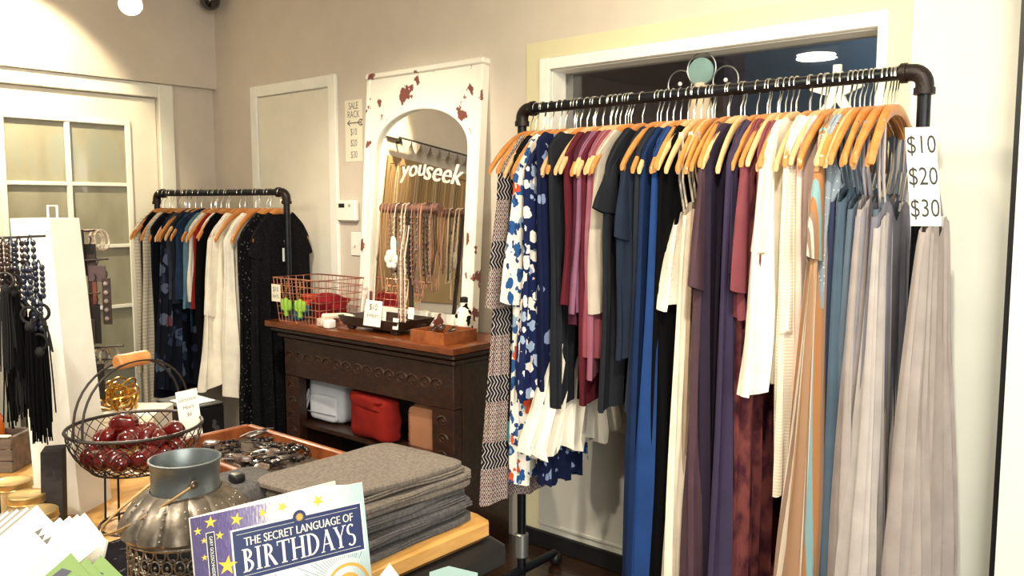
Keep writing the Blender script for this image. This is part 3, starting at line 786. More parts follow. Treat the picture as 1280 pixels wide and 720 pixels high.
sc0, sc1 = at_y(439.5, 290, YW), at_y(452, 320, YW)
t = thing('light_switch', 'white wall light switch below the thermostat', 'switch', ((sc0.x + sc1.x) / 2, YW, sc1.z))
part_box('plate', M_white, t, (sc0.x, YW - .008, sc1.z), (sc1.x, YW, sc0.z), .003)
part_box('toggle', M_trim, t, ((sc0.x + sc1.x) / 2 - .005, YW - .022, (sc0.z + sc1.z) / 2 - .012), ((sc0.x + sc1.x) / 2 + .005, YW - .006, (sc0.z + sc1.z) / 2 + .004), .002)

# price sign hanging on the right upright of the large rack
a0 = at_y(1131, 166, RY - .04)
exs = Vector((math.cos(R(22)), math.sin(R(22)), 0))
ps = sign('price_sign', 'white card reading $10 $20 $30 fixed to the large rack upright', Vector((RX1 - .022, RY - .085, a0.z + .01)), exs, Vector((-.10, 0, 1)), .074, .262,
     [('$10', .068, .037, .048, 0, .70), ('$20', .068, .037, .132, 0, .70), ('$30', .068, .037, .217, 0, .70)])

# ------------------------------------------------------------------ window ornaments
oy = YW + .03
oc = at_y(876, 90, oy)
t = thing('ring_ornament', 'wire ornament with glass disc and two rings standing in the window', 'ornament', (oc.x, oy, WZ0 + .004))
M_disc = plain('teal_glass', '#74918f', .1, var=.2, coat=.6)
M_beige = plain('beige_plaster', '#c3b096', .7, var=.1)
MB().lathe([(.036, -.01), (.036, .0), (.03, .004)], (0, 0, 0), 8).v
b = MB(); b.cyl(oc + Vector((0, -.004, .0)), oc + Vector((0, .004, .0)), .052, 26); b.build('glass_disc', M_disc, t)
MB().ring(oc + Vector((.006, -.006, .010)), .058, .0028, 'y', 28).build('disc_ring', M_zinc, t)
for du, dv in ((850, 105), (907, 100)):
    p = at_y(du, dv, oy)
    MB().ring(p, .050, .0028, 'y', 26).build('wire_ring', M_zinc, t)
    q = MB(); q.ball(p + Vector((0, 0, .0)), .008, 8, 6).ball(p + Vector((0, 0, -.028)), (.009, .009, .012), 8, 6); q.build('bead', M_white, t)
MB().tube([(oc.x, oy, WZ0 + .004), (oc.x, oy, oc.z - .12), (oc.x, oy, oc.z - .075), (oc.x, oy, oc.z - .04)], [.05, .045, .032, .02], 14).build('stand', M_beige, t)
sp = at_y(1046, 117, oy)
t = thing('starfish_ornament', 'white five-armed starfish ornament fixed to the dark window', 'ornament', (sp.x, oy, sp.z - .09))
poly = []
for k in range(5):
    for aa, rr in ((-8, .095), (8, .095), (36, .026)):
        poly.append((rr * math.cos(R(90 + 72 * k + aa)) * .95, rr * math.sin(R(90 + 72 * k + aa))))
MB().prism(poly, sp + Vector((0, .006, 0)), (1, 0, 0), (0, 0, 1), .014).build('star_body', M_trim, t, smooth=False)
MB().cyl(sp + Vector((0, 0, -.01)), sp + Vector((0, .06, -.01)), .012, 10).build('suction_cup', M_trim, t)

# ------------------------------------------------------------------ mantel with shelf
MA = 0.0
MOX, MOY = -3.647, 2.40
mt = thing('mantel_cabinet', 'dark carved wooden mantel used as a display shelf', 'mantel', (MOX, MOY, 0), MA)
MW, MD, MT = 1.292, .40, .93
Mm = Matrix.Translation(Vector((MOX, MOY, 0))) @ Matrix.Rotation(MA, 4, 'Z')
def mloc(x, y, z): return Mm @ Vector((x, y, z))
def mpart(name, m, a, b, bev=.003, parent=mt):
    bb = MB().box(a, b, bev); return bb.build(name, m, parent, local=True)
mpart('top_slab', M_mantel_top, (-.02, -.015, MT - .03), (MW + .005, MD, MT), .003)
mpart('moulding', M_mantel, (.0, .005, MT - .055), (MW - .01, MD, MT - .03), .006)
mpart('moulding', M_mantel, (.025, .025, MT - .085), (MW - .03, MD, MT - .055), .008)
mpart('frieze', M_mantel, (.05, .05, .655), (MW - .055, .10, MT - .085), .003)
for x0, x1 in ((.05, .16), (MW - .185, MW - .055)):
    mpart('front_pilaster', M_mantel, (x0, .05, .08), (x1, .10, .655), .003)
    mpart('plinth', M_mantel, (x0 - .015, .04, 0), (x1 + .015, .11, .08), .006)
mpart('side_panel', M_mantel, (.05, .10, 0), (.075, MD, MT - .085), 0)
mpart('side_panel', M_mantel, (MW - .08, .10, 0), (MW - .055, MD, MT - .085), 0)
mpart('back_panel', M_dark, (.075, MD - .015, 0), (MW - .08, MD, MT - .085), 0)
mpart('shelf', M_mantel, (.075, .07, .40), (.905, MD - .015, .425), .003)
mpart('shelf_support', M_mantel, (.89, .075, .08), (.905, MD - .015, .40), 0)
mpart('shelf', M_mantel, (.075, .07, .06), (MW - .08, MD - .015, .08), .003)
def scroll(mb, cx, cz, s, flip, y=.048):
    pts = []
    for k in range(22):
        a = k / 21 * 4.2 * math.pi / 1.5; r = s * (1 - k / 24)
        pts.append((cx + flip * r * math.cos(a), y, cz + r * math.sin(a) * .8))
    mb.tube(pts, [.0075 * (1 - k / 30) for k in range(22)], 6)
_sc = {}
def scroll_part(cx, cz, size, flip):
    key = (size, flip)
    if key not in _sc:
        mb = MB(); scroll(mb, 0, 0, size, flip, 0); mb.ball((0, 0, 0), (.010, .006, .010), 8, 5)
        q = mb.build('carved_scroll', M_mantel, mt, local=True); _sc[key] = q
    else:
        q = _sc[key].copy(); C.objects.link(q); q.parent = mt
    q.location = (cx, .0535, cz)
for k in range(15):
    scroll_part(.10 + k * (MW - .25) / 14.0, .75, .038, 1 if k % 2 else -1)
for x0 in (.105, MW - .12):
    for k in range(7):
        scroll_part(x0, .15 + k * .075, .03, 1 if k % 2 else -1)

# bags on the mantel shelf
def superbox(c, s, e=.45, n=22, mrows=14, puff=0.0, seed=0, rot=0.0):
    rn = random.Random(seed); ph = [rn.uniform(0, 6) for _ in range(4)]
    rings = []
    for j in range(mrows + 1):
        ph_ = -math.pi / 2 + math.pi * min(max(j / mrows, .01), .99)
        cz = math.copysign(abs(math.sin(ph_)) ** e, math.sin(ph_)); cr = abs(math.cos(ph_)) ** e
        ring = []
        for k in range(n):
            a = 2 * math.pi * k / n
            x = math.copysign(abs(math.cos(a)) ** e, math.cos(a)) * cr; y = math.copysign(abs(math.sin(a)) ** e, math.sin(a)) * cr
            w = 1 + puff * math.sin(3 * x + ph[0]) * math.sin(4 * cz + ph[1]) + puff * .6 * math.sin(7 * cz + 3 * x + ph[2])
            p = Vector((x * s[0] * w, y * s[1] * w, cz * s[2] * w))
            p = Matrix.Rotation(rot, 3, 'Z') @ p
            ring.append(Vector(c) + p)
        rings.append(ring)
    return MB().loft(rings, True, True)
t = thing('white_backpack', 'pale blue-white backpack standing on the mantel shelf', 'bag', (at_y(418, 500, 2.60).x, 2.60, .425), R(4))
bw = cloth('bag_white', '#b9bcc6', var=.05)
superbox((0, 0, .135), (.135, .062, .135), .35, puff=.02, seed=1).build('body', bw, t, local=True)
superbox((.0, -.052, .075), (.10, .03, .065), .35, puff=.02, seed=2).build('front_pocket', bw, t, local=True)
MB().tube([(-.10, -.085, .05), (.10, -.085, .05)], .002, 5).build('seam', plain('seam_grey', '#7f7d86'), t, local=True)
MB().tube([(-.13, -.05, .15), (-.15, -.07, .06), (-.155, -.075, -.02), (-.13, -.085, -.08)], .007, 6).tube([(-.12, -.05, .13), (-.135, -.08, .03), (-.15, -.085, -.05)], .006, 6).build('strap', bw, t, local=True)
t = thing('red_bag', 'brick red soft bag between the white backpack and tan bag', 'bag', (at_y(474, 520, 2.53).x, 2.53, .425), R(-8))
rb = cloth('bag_red', '#7c1d17', var=.15)
superbox((0, -.02, .105), (.155, .06, .105), .45, puff=.09, seed=5).build('body', rb, t, local=True)
superbox((.0, -.035, .175), (.125, .05, .035), .5, puff=.06, seed=6).build('flap', rb, t, local=True)
t = thing('tan_bag', 'tan leather bag with studded flap at the right of the mantel shelf', 'bag', (at_y(545, 530, 2.55).x, 2.55, .33), R(0))
tb = plain('bag_tan', '#9a6a4c', .6, var=.1)
superbox((0, 0, .16), (.125, .055, .15), .35, puff=.02, seed=8).build('body', tb, t, local=True)
fl = superbox((0, -.05, .20), (.115, .012, .095), .3, seed=9).build('flap', tb, t, local=True)
sd = MB()
for k in range(18):
    sd.ball((-.1 + .2 * k / 17, -.066, .118), .0035, 6, 4)
for k in range(11):
    sd.ball((-.104, -.066, .125 + .14 * k / 10), .0035, 6, 4)
sd.build('studs', plain('stud_brown', '#5d3a26', .4, .4), t, local=True)
# the tan bag rests on a low pedestal that lifts it between the shelves
mpart('shelf_riser', M_mantel, (.90, .075, .30), (1.20, .25, .33), .002)

# ------------------------------------------------------------------ mirror on the mantel
LEAN = R(4.0)
MX0, MX1 = -3.352, -2.572
mw = MX1 - MX0; mh = 1.195
mir = bpy.data.objects.new('wall_mirror', None)
mir.location = ((MX0 + MX1) / 2, YW - .095, MT + .001)
mir.rotation_euler = (-LEAN, 0, 0)
C.objects.link(mir)
tag(mir, 'tall arched mirror in a chipped white frame leaning behind the mantel', 'mirror')
m, nt, bs = new_mat('chipped_white_paint')
vec = mapped(nt, (1, 1, .8)); n = noise(nt, vec, 8.5, 5, .62)
nt.links.new(ramp(nt, n.outputs['Fac'], [(0, '#f2eee2'), (.60, '#f2eee2'), (.615, '#7a4038'), (1, '#5b2c28')]), bs.inputs['Base Color'])
setv(bs, 'Roughness', .55); add_bump(nt, bs, n.outputs['Fac'], .2, .004)
M_chip = m
# frame: plane local x (width), z (height); front faces -y
gx0, gx1 = -mw / 2 + .062, mw / 2 - .062        # glass edges
spring, top_in = mh - .37, mh - .165            # arch
def arch(n=24):
    hw = (gx1 - gx0) / 2; cx = (gx0 + gx1) / 2
    return [(cx - hw * math.cos(math.pi * k / n), spring + (top_in - spring) * math.sin(math.pi * k / n)) for k in range(n + 1)]
fr_ = MB(); ar = arch()
yf, yb = -.022, .018
for a, b in (((-mw / 2, 0), (gx0, spring)), ((gx1, 0), (mw / 2, spring)), ((gx0, 0), (gx1, .07))):
    fr_.box((a[0], yf, a[1]), (b[0], yb, b[1]))
tp = []
for k in range(len(ar)):
    tp.append((ar[k][0], ar[k][1]))
outer = [(-mw / 2, spring)] + [(-mw / 2 + mw * k / 22, mh) for k in range(23)] + [(mw / 2, spring)]
n_ = len(ar)
for k in range(n_ - 1):
    o1, o2 = outer[k], outer[k + 1]
    i1, i2 = ar[k], ar[k + 1]
    v = [(i1[0], yf, i1[1]), (i2[0], yf, i2[1]), (o2[0], yf, o2[1]), (o1[0], yf, o1[1])]
    v += [(x, yb, z) for x, y, z in v]
    fr_.add(v, [(0, 1, 2, 3), (7, 6, 5, 4), (0, 4, 5, 1), (2, 6, 7, 3)])
fr_.build('frame', M_chip, mir, smooth=False, local=True)
md = MB()
md.box((-mw / 2 - .004, yf - .008, 0), (-mw / 2 + .018, yb, mh), .003).box((mw / 2 - .018, yf - .008, 0), (mw / 2 + .004, yb, mh), .003).box((-mw / 2 - .01, yf - .014, mh), (mw / 2 + .01, yb, mh + .03), .005)
md.build('outer_moulding', M_chip, mir, local=True)
MB().tube([(gx0, yf - .002, .07)] + [(x, yf - .002, z) for x, z in ar] + [(gx1, yf - .002, .07)], .007, 8).build('inner_bead', M_white, mir, local=True)
m, nt, bs = new_mat('mirror_silver')
setv(bs, 'Base Color', (.93, .91, .86, 1)); setv(bs, 'Metallic', 1.0); setv(bs, 'Roughness', .01)
gl = MB()
gv = [(gx0, 0, .07)] + [(x, 0, z) for x, z in ar] + [(gx1, 0, .07)]
gl.add([(x, -.006, z) for x, y, z in gv] + [(x, .004, z) for x, y, z in gv], [tuple(reversed(range(len(gv)))), tuple(range(len(gv), 2 * len(gv)))])
gl.build('mirror_glass', m, mir, smooth=False, local=True)
wr = MB()
def hand(s, x, z, size, rot, sx=1.0):
    ex = Vector((math.cos(rot), 0, math.sin(rot))); ey = Vector((-math.sin(rot), 0, math.cos(rot)))
    put_text(wr, s, size, (x, -.0068, z), ex, ey, .25, 1.0, sx, bold=.003)
hand('you', -.055, .745, .115, R(2)); hand('seek', .145, .72, .135, R(-8))
wr.build('handwriting', M_white, mir, smooth=False, local=True)

# ------------------------------------------------------------------ things on the mantel
def wire_tray_basket(label, c, w, d, h, rz, mat, nx=12, nz=6, r=.0022):
    t = thing('wire_basket', label, 'basket', c, rz)
    def P(a, z):     # tapered rectangular basket
        k = .88 + .12 * z / h
        return Vector((a[0] * w / 2 * k, a[1] * d / 2 * k, z))
    per = [(-1, -1), (1, -1), (1, 1), (-1, 1)]
    rim = MB().tube([P(a, h) for a in per], r * 1.8, 6, True); rim.build('rim', mat, t, local=True)
    g = MB()
    for j in range(nz):
        g.tube([P(a, h * j / nz) for a in per], r, 4, True)
    for e in range(4):
        a, b = per[e], per[(e + 1) % 4]; kk = nx if e % 2 == 0 else nx // 2
        for k in range(kk):
            q = (a[0] + (b[0] - a[0]) * k / kk, a[1] + (b[1] - a[1]) * k / kk)
            g.tube([P(q, 0), P(q, h)], r, 4)
    for k in range(1, nx):
        x = -1 + 2 * k / nx
        g.tube([P((x, -1), 0), P((x, 1), 0)], r, 4)
    g.build('wire_mesh', mat, t, local=True)
    return t
M_rose = plain('rose_gold_wire', '#c98a74', .35, .8, var=.1)
bc = mloc(.20, .155, MT)
wire_tray_basket('rose gold wire basket of scarves on the mantel', bc, .37, .27, .215, MA, M_rose)
def lump(name, label, cat, m, c, s, seed, group=None, puff=.2):
    o = superbox(c, s, .7, 18, 10, puff, seed, rot=random.uniform(0, 3)).build(name, m, origin=(c[0], c[1], c[2] - s[2]))
    return tag(o, label, cat, group)
lump('folded_scarf', 'red scarf crumpled in the rose gold wire basket', 'scarf', cloth('scarf_red', '#7c1820'), bc + Vector((.06, .02, .07)), (.09, .07, .06), 3)
lump('folded_scarf', 'teal scarf bundled low in the rose gold wire basket', 'scarf', cloth('scarf_teal', '#2c6a78', var=.3), bc + Vector((-.085, -.05, .045)), (.05, .045, .04), 4)
lump('folded_scarf', 'dark grey scarf at the back of the wire basket', 'scarf', cloth('scarf_grey', '#3c3a44', var=.3), bc + Vector((-.03, .055, .06)), (.08, .04, .055), 5)
lump('folded_scarf', 'orange red scarf at the basket\'s left edge', 'scarf', cloth('scarf_orange', '#b0382a', var=.3), bc + Vector((-.09, .02, .10)), (.05, .05, .03), 6)
# cactus charms hung on the basket front
M_cact = plain('lime_green_felt', '#86ad3a', .7, var=.08)
def cactus(label, c, k):
    t = thing('cactus_charm', label, 'charm', c, MA, 'green cactus charms')
    b = MB()
    b.tube([(0, 0, 0), (0, 0, .03), (0, 0, .075), (0, 0, .088)], [.011, .012, .013, .006], 10)
    for s in (-1, 1):
        b.tube([(0, 0, .033), (s * .018, 0, .03), (s * .028, 0, .036), (s * .030, 0, .05), (s * .030, 0, .072), (s * .03, 0, .08)], [.008, .009, .010, .010, .009, .004], 8)
    b.build('cactus', M_cact, t, local=True)
    MB().ring((0, 0, .105), .014, .0025, 'y', 14).build('key_ring', M_gold, t, local=True)
    MB().tube([(0, 0, .118), (.004, .004, .145), (-.003, .006, .17)], .003, 6).build('cord', M_gold, t, local=True)
    return t
cactus('left lime green cactus charm on the wire basket', mloc(.15, .0, MT + .035), 0)
cactus('right lime green cactus charm on the wire basket', mloc(.262, .0, MT + .037), 1)
exm = Vector((math.cos(MA), math.sin(MA), 0)); eym = Vector((0, .08, 1)).normalized()
sign('basket_price_tag', 'small cream tag reading $10 HATS on the wire basket', mloc(.035, -.005, MT + .185), exm, (0, 0, 1), .075, .085, [('$10', .034, .037, .025, 0, .9), ('HATS', .024, .037, .06, 0, .9)], M_paper_y)
p10 = Vector((at_y(457, 370, 2.455).x, 2.455, MT + .148))
sign('jewelry_price_sign', 'white paper sign reading $10 JEWELRY on the mantel', p10, exm, (0, .15, 1), .115, .115, [('$10', .04, .058, .03, 0, .9), ('JEWELRY', .022, .058, .068, 0, .95)])
# small patterned box with roll of ribbon before the basket
t = thing('trinket_box', 'small pink and white trinket box before the wire basket', 'box', mloc(.36, .03, MT), MA)
superbox((.03, .02, .02), (.038, .028, .02), .3).build('box_body', cloth('trinket_pink', '#d2b3a4', 'floral', [('#f0e6da', 40, .3), ('#a85a50', 60, .25)]), t, local=True)
superbox((.088, .0, .019), (.02, .024, .019), .3).build('white_block', M_white, t, local=True)
MB().tube([(.0, .03, .045), (.06, .045, .05), (.12, .06, .055), (.18, .07, .05)], .013, 8).build('ribbon_roll', cloth('ribbon_cream', '#e5d6c2', var=.2), t, local=True)
# footed dark tray and open wooden box
def tray(label, name, c, rz, w, d, h, m, foot=0.0, flare=1.15, cat='tray'):
    t = thing(name, label, cat, c, rz)
    b = MB(); th = .008; z0 = foot
    def rect(kx, z, ins=0): return [(-w / 2 * kx + ins, -d / 2 * kx + ins, z), (w / 2 * kx - ins, -d / 2 * kx + ins, z), (w / 2 * kx - ins, d / 2 * kx - ins, z), (-w / 2 * kx + ins, d / 2 * kx - ins, z)]
    b.loft([rect(1, z0), rect(flare, z0 + h), rect(flare, z0 + h, th), rect(1, z0 + th, th)], True, True)
    b.build('tray_body', m, t, smooth=False, local=True)
    if foot:
        for sx in (-1, 1):
            for sy in (-1, 1):
                MB().box((sx * w * .42 - .02, sy * d * .38 - .015, 0), (sx * w * .42 + .02, sy * d * .38 + .015, foot), .004).build('foot', m, t, local=True)
    return t
tray('dark footed wooden tray under the necklace stand', 'footed_tray', mloc(.69, .165, MT), MA, .36, .20, .045, M_darkwood, .018)
bx = Vector((at_z(558, 425, MT).x + .0, 2.515, MT))
tray('open reddish wooden box of trinkets at the mantel\'s right end', 'wooden_box', bx, MA, .20, .20, .05, M_traywood, 0, 1.0, 'box')
rnd = random.Random(5)
for k in range(9):
    cpos = bx + Vector((-.075 + .018 * k, rnd.uniform(-.06, .06), .028 + rnd.uniform(0, .022)))
    o = MB().ring((0, 0, 0), .014, .0045, ((Vector((1, 0, .2)).normalized()), Vector((0, .8, .6))), 12, 6).build('beaded_ring', plain('dark_red_bead', '#4a1f1a', .3, coat=.5) if k % 2 else M_darkwood)
    o.location = cpos
    tag(o, 'small dark trinket ring heaped in the open reddish wooden box', 'ring', 'trinket rings in the wooden box')
# necklace stand
nb = mloc(.81, .215, MT + .0281)
t = thing('necklace_stand', 'wooden T-bar necklace stand in front of the mirror', 'stand', nb, MA)
MB().lathe([(.075, 0), (.075, .012), (.02, .02)], (0, 0, 0), 20, True, True).build('base', M_darkwood, t, local=True)
MB().cyl((0, 0, .015), (0, 0, .53), .011, 12).build('post', M_darkwood, t, local=True)
M_dowel = wood('dowel_wood', '#5b3a30', '#80584a', (3, 16, 16), .5)
MB().tube([(-.19, 0, .53), (.19, 0, .53)], .021, 16).build('crossbar', M_dowel, t, local=True)
rnd = random.Random(21)
cols = [plain('bead_cream', '#dccbb2', .5), plain('bead_brown', '#6d4a3c', .5), plain('chain_gold', '#a98858', .35, .6), plain('bead_rose', '#8f6c60', .5), plain('bead_dark', '#2b211e', .5), plain('suede_tan', '#a5785a', .8)]
ORD = 'first second third fourth fifth sixth seventh eighth ninth tenth eleventh twelfth thirteenth fourteenth fifteenth sixteenth seventeenth eighteenth nineteenth twentieth twenty-first twenty-second twenty-third twenty-fourth'.split()
nm_lab = ['cream bead', 'brown bead', 'gold chain', 'dusty rose bead', 'black bead', 'tan suede']
for k in range(16):
    xx = -.165 + .022 * k + rnd.uniform(-.006, .006)
    drop = rnd.uniform(.28, .43)
    ci = rnd.choice([0, 1, 2, 3, 5, 5, 0, 4])
    base = nb + Matrix.Rotation(MA, 3, 'Z') @ Vector((xx, 0, .53))
    b = MB(); wv = rnd.uniform(.004, .018)
    b.tube([(0, -.024, -drop * .98), (-wv, -.026, -drop * .6), (-wv * .3, -.025, -.03), (0, -.016, .016), (0, 0, .0235), (0, .016, .016), (wv * .3, .025, -.03), (wv, .024, -drop * .6), (0, .0, -drop), (0, -.024, -drop * .98)], .0028 if ci != 5 else .0045, 6)
    if ci in (0, 1, 3, 4):
        for q in range(12):
            z = -.04 - (drop - .06) * q / 12
            b.ball((-wv * min(1, -z / .15), -.027, z), .0058, 6, 4)
    o = b.build('necklace', cols[ci]); o.location = base; o.rotation_euler = (0, 0, MA)
    tag(o, ORD[k] + ' necklace from the left on the mantel\'s T-bar stand, ' + nm_lab[ci], 'necklace', 'necklaces on the mantel stand')
t = thing('fabric_flower', 'white fabric flower clipped to the necklaces before the mirror', 'flower', nb + Vector((-.07, -.05, .30)))
for k in range(6):
    a = R(60 * k)
    superbox((.026 * math.cos(a), -.004, .026 * math.sin(a)), (.02, .008, .02), .8, 10, 8).build('petal', M_white, t, local=True)
MB().ball((0, -.014, 0), .009, 8, 6).build('flower_centre', M_paper_y, t, local=True)
superbox((.01, .0, .06), (.018, .006, .045), .7, 10, 8).build('white_leaf', M_white, t, local=True)
for k, (dx, dz) in enumerate(((.72, .06), (.80, .03), (.90, .085))):
    p = mloc(dx + .06, .06, MT + dz + .05)
    sign('hang_tag', ['white hang tag left of the necklace strands', 'white hang tag hanging low right of the strands', 'higher white hang tag beside the pale strands'][k], p, exm, (0, .1, 1), .035, .05, [('--', .02, .017, .03, 0, 1)], M_paper, M_ink_l)
# dangling pale strands beside the stand
for k in range(4):
    c = mloc(.885 + .014 * k, .07, MT + .065)
    b = MB(); b.tube([(0, 0, .0), (.003, -.003, .12), (-.003, .004, .28), (0, .03, .42)], .003, 6)
    for q in range(14): b.ball((.001, .002, .01 + .02 * q), .005, 6, 4)
    o = b.build('bead_strand', cols[0 if k % 2 else 3]); o.location = c
    tag(o, ('cream' if k % 2 else 'dusty rose') + ' bead strand hanging beside the mantel necklace stand', 'necklace', 'pale strands beside the necklace stand')
t = thing('cow_print_bottle', 'black and white spotted bottle by the mirror\'s right edge', 'bottle', Vector((at_y(580, 390, 2.66).x, 2.66, MT)))
cowm = cloth('cow_print', '#efe9dc', 'floral', [('#111114', 26, .40)], var=.03)
MB().lathe([(.034, 0), (.04, .01), (.04, .09), (.03, .115), (.016, .13), (.016, .15)], (0, 0, 0), 18, True, True).build('bottle_body', cowm, t, local=True)
MB().lathe([(.018, .15), (.018, .17), (.01, .174)], (0, 0, 0), 14, True, True).build('bottle_cap', M_black, t, local=True)
for k in range(4):
    o = superbox((0, 0, .012), (.045 - .006 * k, .02, .012), .5, 12, 8).build('wooden_bangle', M_darkwood)
    o.location = mloc(.90 + .055 * k, .22, MT); o.rotation_euler = (0, 0, .3 * k)
    tag(o, 'dark wooden cuff lying behind the open reddish box', 'bracelet', 'dark wooden cuffs on the mantel')

# ------------------------------------------------------------------ jewellery wall seen in the mirror
rodz = 2.20
t = thing('wall_rod', 'dark rod with lace bunting on the left wall, seen in the mirror', 'rod', (XW, .75, rodz))
MB().cyl((XW + .12, .15, rodz), (XW + .12, 1.38, rodz), .013, 10).build('rod', M_black, t)
for y in (.25, 1.30):
    MB().cyl((XW + .001, y, rodz - .01), (XW + .12, y, rodz - .01), .007, 8).build('bracket', M_black, t)
M_lace = cloth('lace_grey', '#9d938c', 'lace', ['#cfc6ba'], .7)
for k in range(12):
    y0 = .17 + k * .1
    MB().prism([(0, 0), (.02, -.05), (.05, -.085), (.08, -.05), (.10, 0)], (XW + .135, y0, rodz - .004), (0, 1, 0), (0, 0, 1), .002).build('bunting_flag', M_lace, t, smooth=False)
rnd = random.Random(3)
pegs = thing('peg_board', 'cream peg board of hanging necklaces, seen in the mirror', 'board', (XW, .75, 1.2))
MB().box((XW + .001, .12, 1.0), (XW + .018, 1.38, 2.08), .003).build('board', plain('tan_board', '#9b8058', .8, var=.05), pegs)
for k in range(24):
    y = .2 + k * .05
    z = 2.02
    MB().cyl((XW + .015, y, z), (XW + .06, y, z), .004, 6).build('peg', M_dowel, pegs)
    dr = rnd.uniform(.38, .55)
    b = MB().tube([(0, 0, .004), (0, -.010, -.06), (0, -.014, -dr * .7), (0, 0, -dr), (0, .014, -dr * .7), (0, .010, -.06), (0, 0, .004)], .0026, 5)
    if k % 3 == 0: b.ball((0, 0, -dr - .02), .018, 8, 6)
    ci = k % 4
    o = b.build('necklace', [cols[2], cols[1], cols[0], cols[5]][ci]); o.location = (XW + .045, y, z + .002)
    tag(o, ['gold chain', 'brown cord', 'cream cord', 'tan suede'][ci] + ' necklace on the wall peg board, seen in the mirror', 'necklace', 'peg board necklaces: ' + ['gold', 'brown', 'cream', 'tan'][ci])
for k in range(9):
    y = .28 + .12 * k
    o = MB().lathe([(.0, -.012), (.035, -.006), (.035, .006), (.0, .012)], (0, 0, 0), 16).build('pendant_disc', plain('turquoise', '#2f8a8c', .3) if k in (7, 8) else cols[rnd.choice([1, 3, 5])])
    o.location = (XW + .04, y, 1.42 + .03 * (k % 2)); o.rotation_euler = (0, R(90), 0)
    tag(o, ('turquoise' if k in (7, 8) else 'brown') + ' disc pendant low on the wall peg board, seen in the mirror', 'pendant', 'disc pendants on the peg board')

# ------------------------------------------------------------------ display table and counter in front
TZ = .80
t = thing('display_table', 'pale pine display table with rounded corner in the foreground', 'table', (-2.0, .9, 0))
MB().box((-2.75, .40, TZ - .055), (-1.24, 1.385, TZ), .014).build('table_top', M_pine, t)
MB().box((-2.70, .44, TZ - .13), (-1.215, 1.42, TZ - .056), .02).build('under_frame', M_black, t)
for x in (-2.62, -1.32):
    for y in (.52, 1.30):
        MB().box((x - .035, y - .035, 0), (x + .035, y + .035, TZ - .13), .004).build('leg', M_black, t)
CZ = .87
t = thing('sales_counter', 'dark sales counter carrying the book and cards', 'counter', (-.85, .2, 0))
MB().box((-1.21, -.5, CZ - .04), (-.5, .78, CZ), .006).build('counter_top', M_darkwood, t)
MB().box((-1.17, -.46, 0), (-.54, .70, CZ - .04)).build('counter_body', M_black, t, smooth=False)

# grey folded leggings
M_heather = cloth('cloth_heather_grey', '#655e58', 'mottle', ['#7a7067'], 6)
M_heather2 = cloth('cloth_heather_slate', '#504e50', 'mottle', ['#625e5d'], 6)
def folded(label, c, w, d, h, m, seed, bend=0.0):
    rn = random.Random(seed); ph = [rn.uniform(0, 6) for _ in range(6)]
    n = 40; rings = []
    prof = [(.0, .80), (.0, .97), (.25, 1.0), (.5, 1.003), (.75, 1.0), (1.0, .97), (1.0, .80), (1.0, .5), (1.0, .15)]
    for zz, k in prof:
        ring = []
        for q in range(n):
            a = 2 * math.pi * q / n
            x = math.copysign(abs(math.cos(a)) ** .22, math.cos(a)) * w / 2 * k; y = math.copysign(abs(math.sin(a)) ** .22, math.sin(a)) * d / 2 * k
            x += .004 * math.sin(9 * y / d + ph[0]); y += .005 * math.sin(8 * x / w + ph[1])
            z = zz * h + .0035 * math.sin(10 * x + ph[2]) * math.sin(13 * y + ph[3]) + bend * (x / w + .5) ** 3
            ring.append((x, y, z))
        rings.append(ring)
    t = thing('folded_leggings', label, 'leggings', c, R(rn.uniform(-3, 3)), 'folded grey leggings in the stack')
    MB().loft(rings, True, True).build('fabric', m, t, local=True)
    # the two soft fold layers showing on the front edge
    for sgn in (0.32, .68):
        MB().tube([(w / 2 * .985 + .001 * math.sin(5 * k), -d / 2 * .9 + d * .9 * k / 10, h * sgn + .002 * math.sin(k + ph[4])) for k in range(11)], h * .17, 6).build('fold', m, t, local=True)
    return t
ordn = ['bottom', 'second from bottom', 'third from bottom', 'fourth from bottom', 'fifth from bottom', 'sixth from bottom', 'second from top', 'topmost']
for k in range(8):
    hh = .0165
    rr = random.Random(k)
    folded('grey folded leggings, %s of the stack on the pine table' % ordn[k], (-1.395 + rr.uniform(-.008, .006), 1.15 + rr.uniform(-.008, .008), TZ + .001 + k * hh), .285 - (.01 if k % 2 else 0), .375, hh * .96, M_heather if k > 4 else M_heather2, k, .012 if k == 7 else 0)
t = thing('sheer_sleeve', 'dark grey fabric flap with black tag lying left of the leggings stack', 'fabric', (-1.60, .97, TZ))
superbox((0, 0, .06), (.075, .09, .06), .5, 20, 10, .06, 4).build('fabric', M_heather2, t, local=True)
superbox((.02, -.02, .125), (.016, .014, .01), .5).build('tag', M_black, t, local=True)

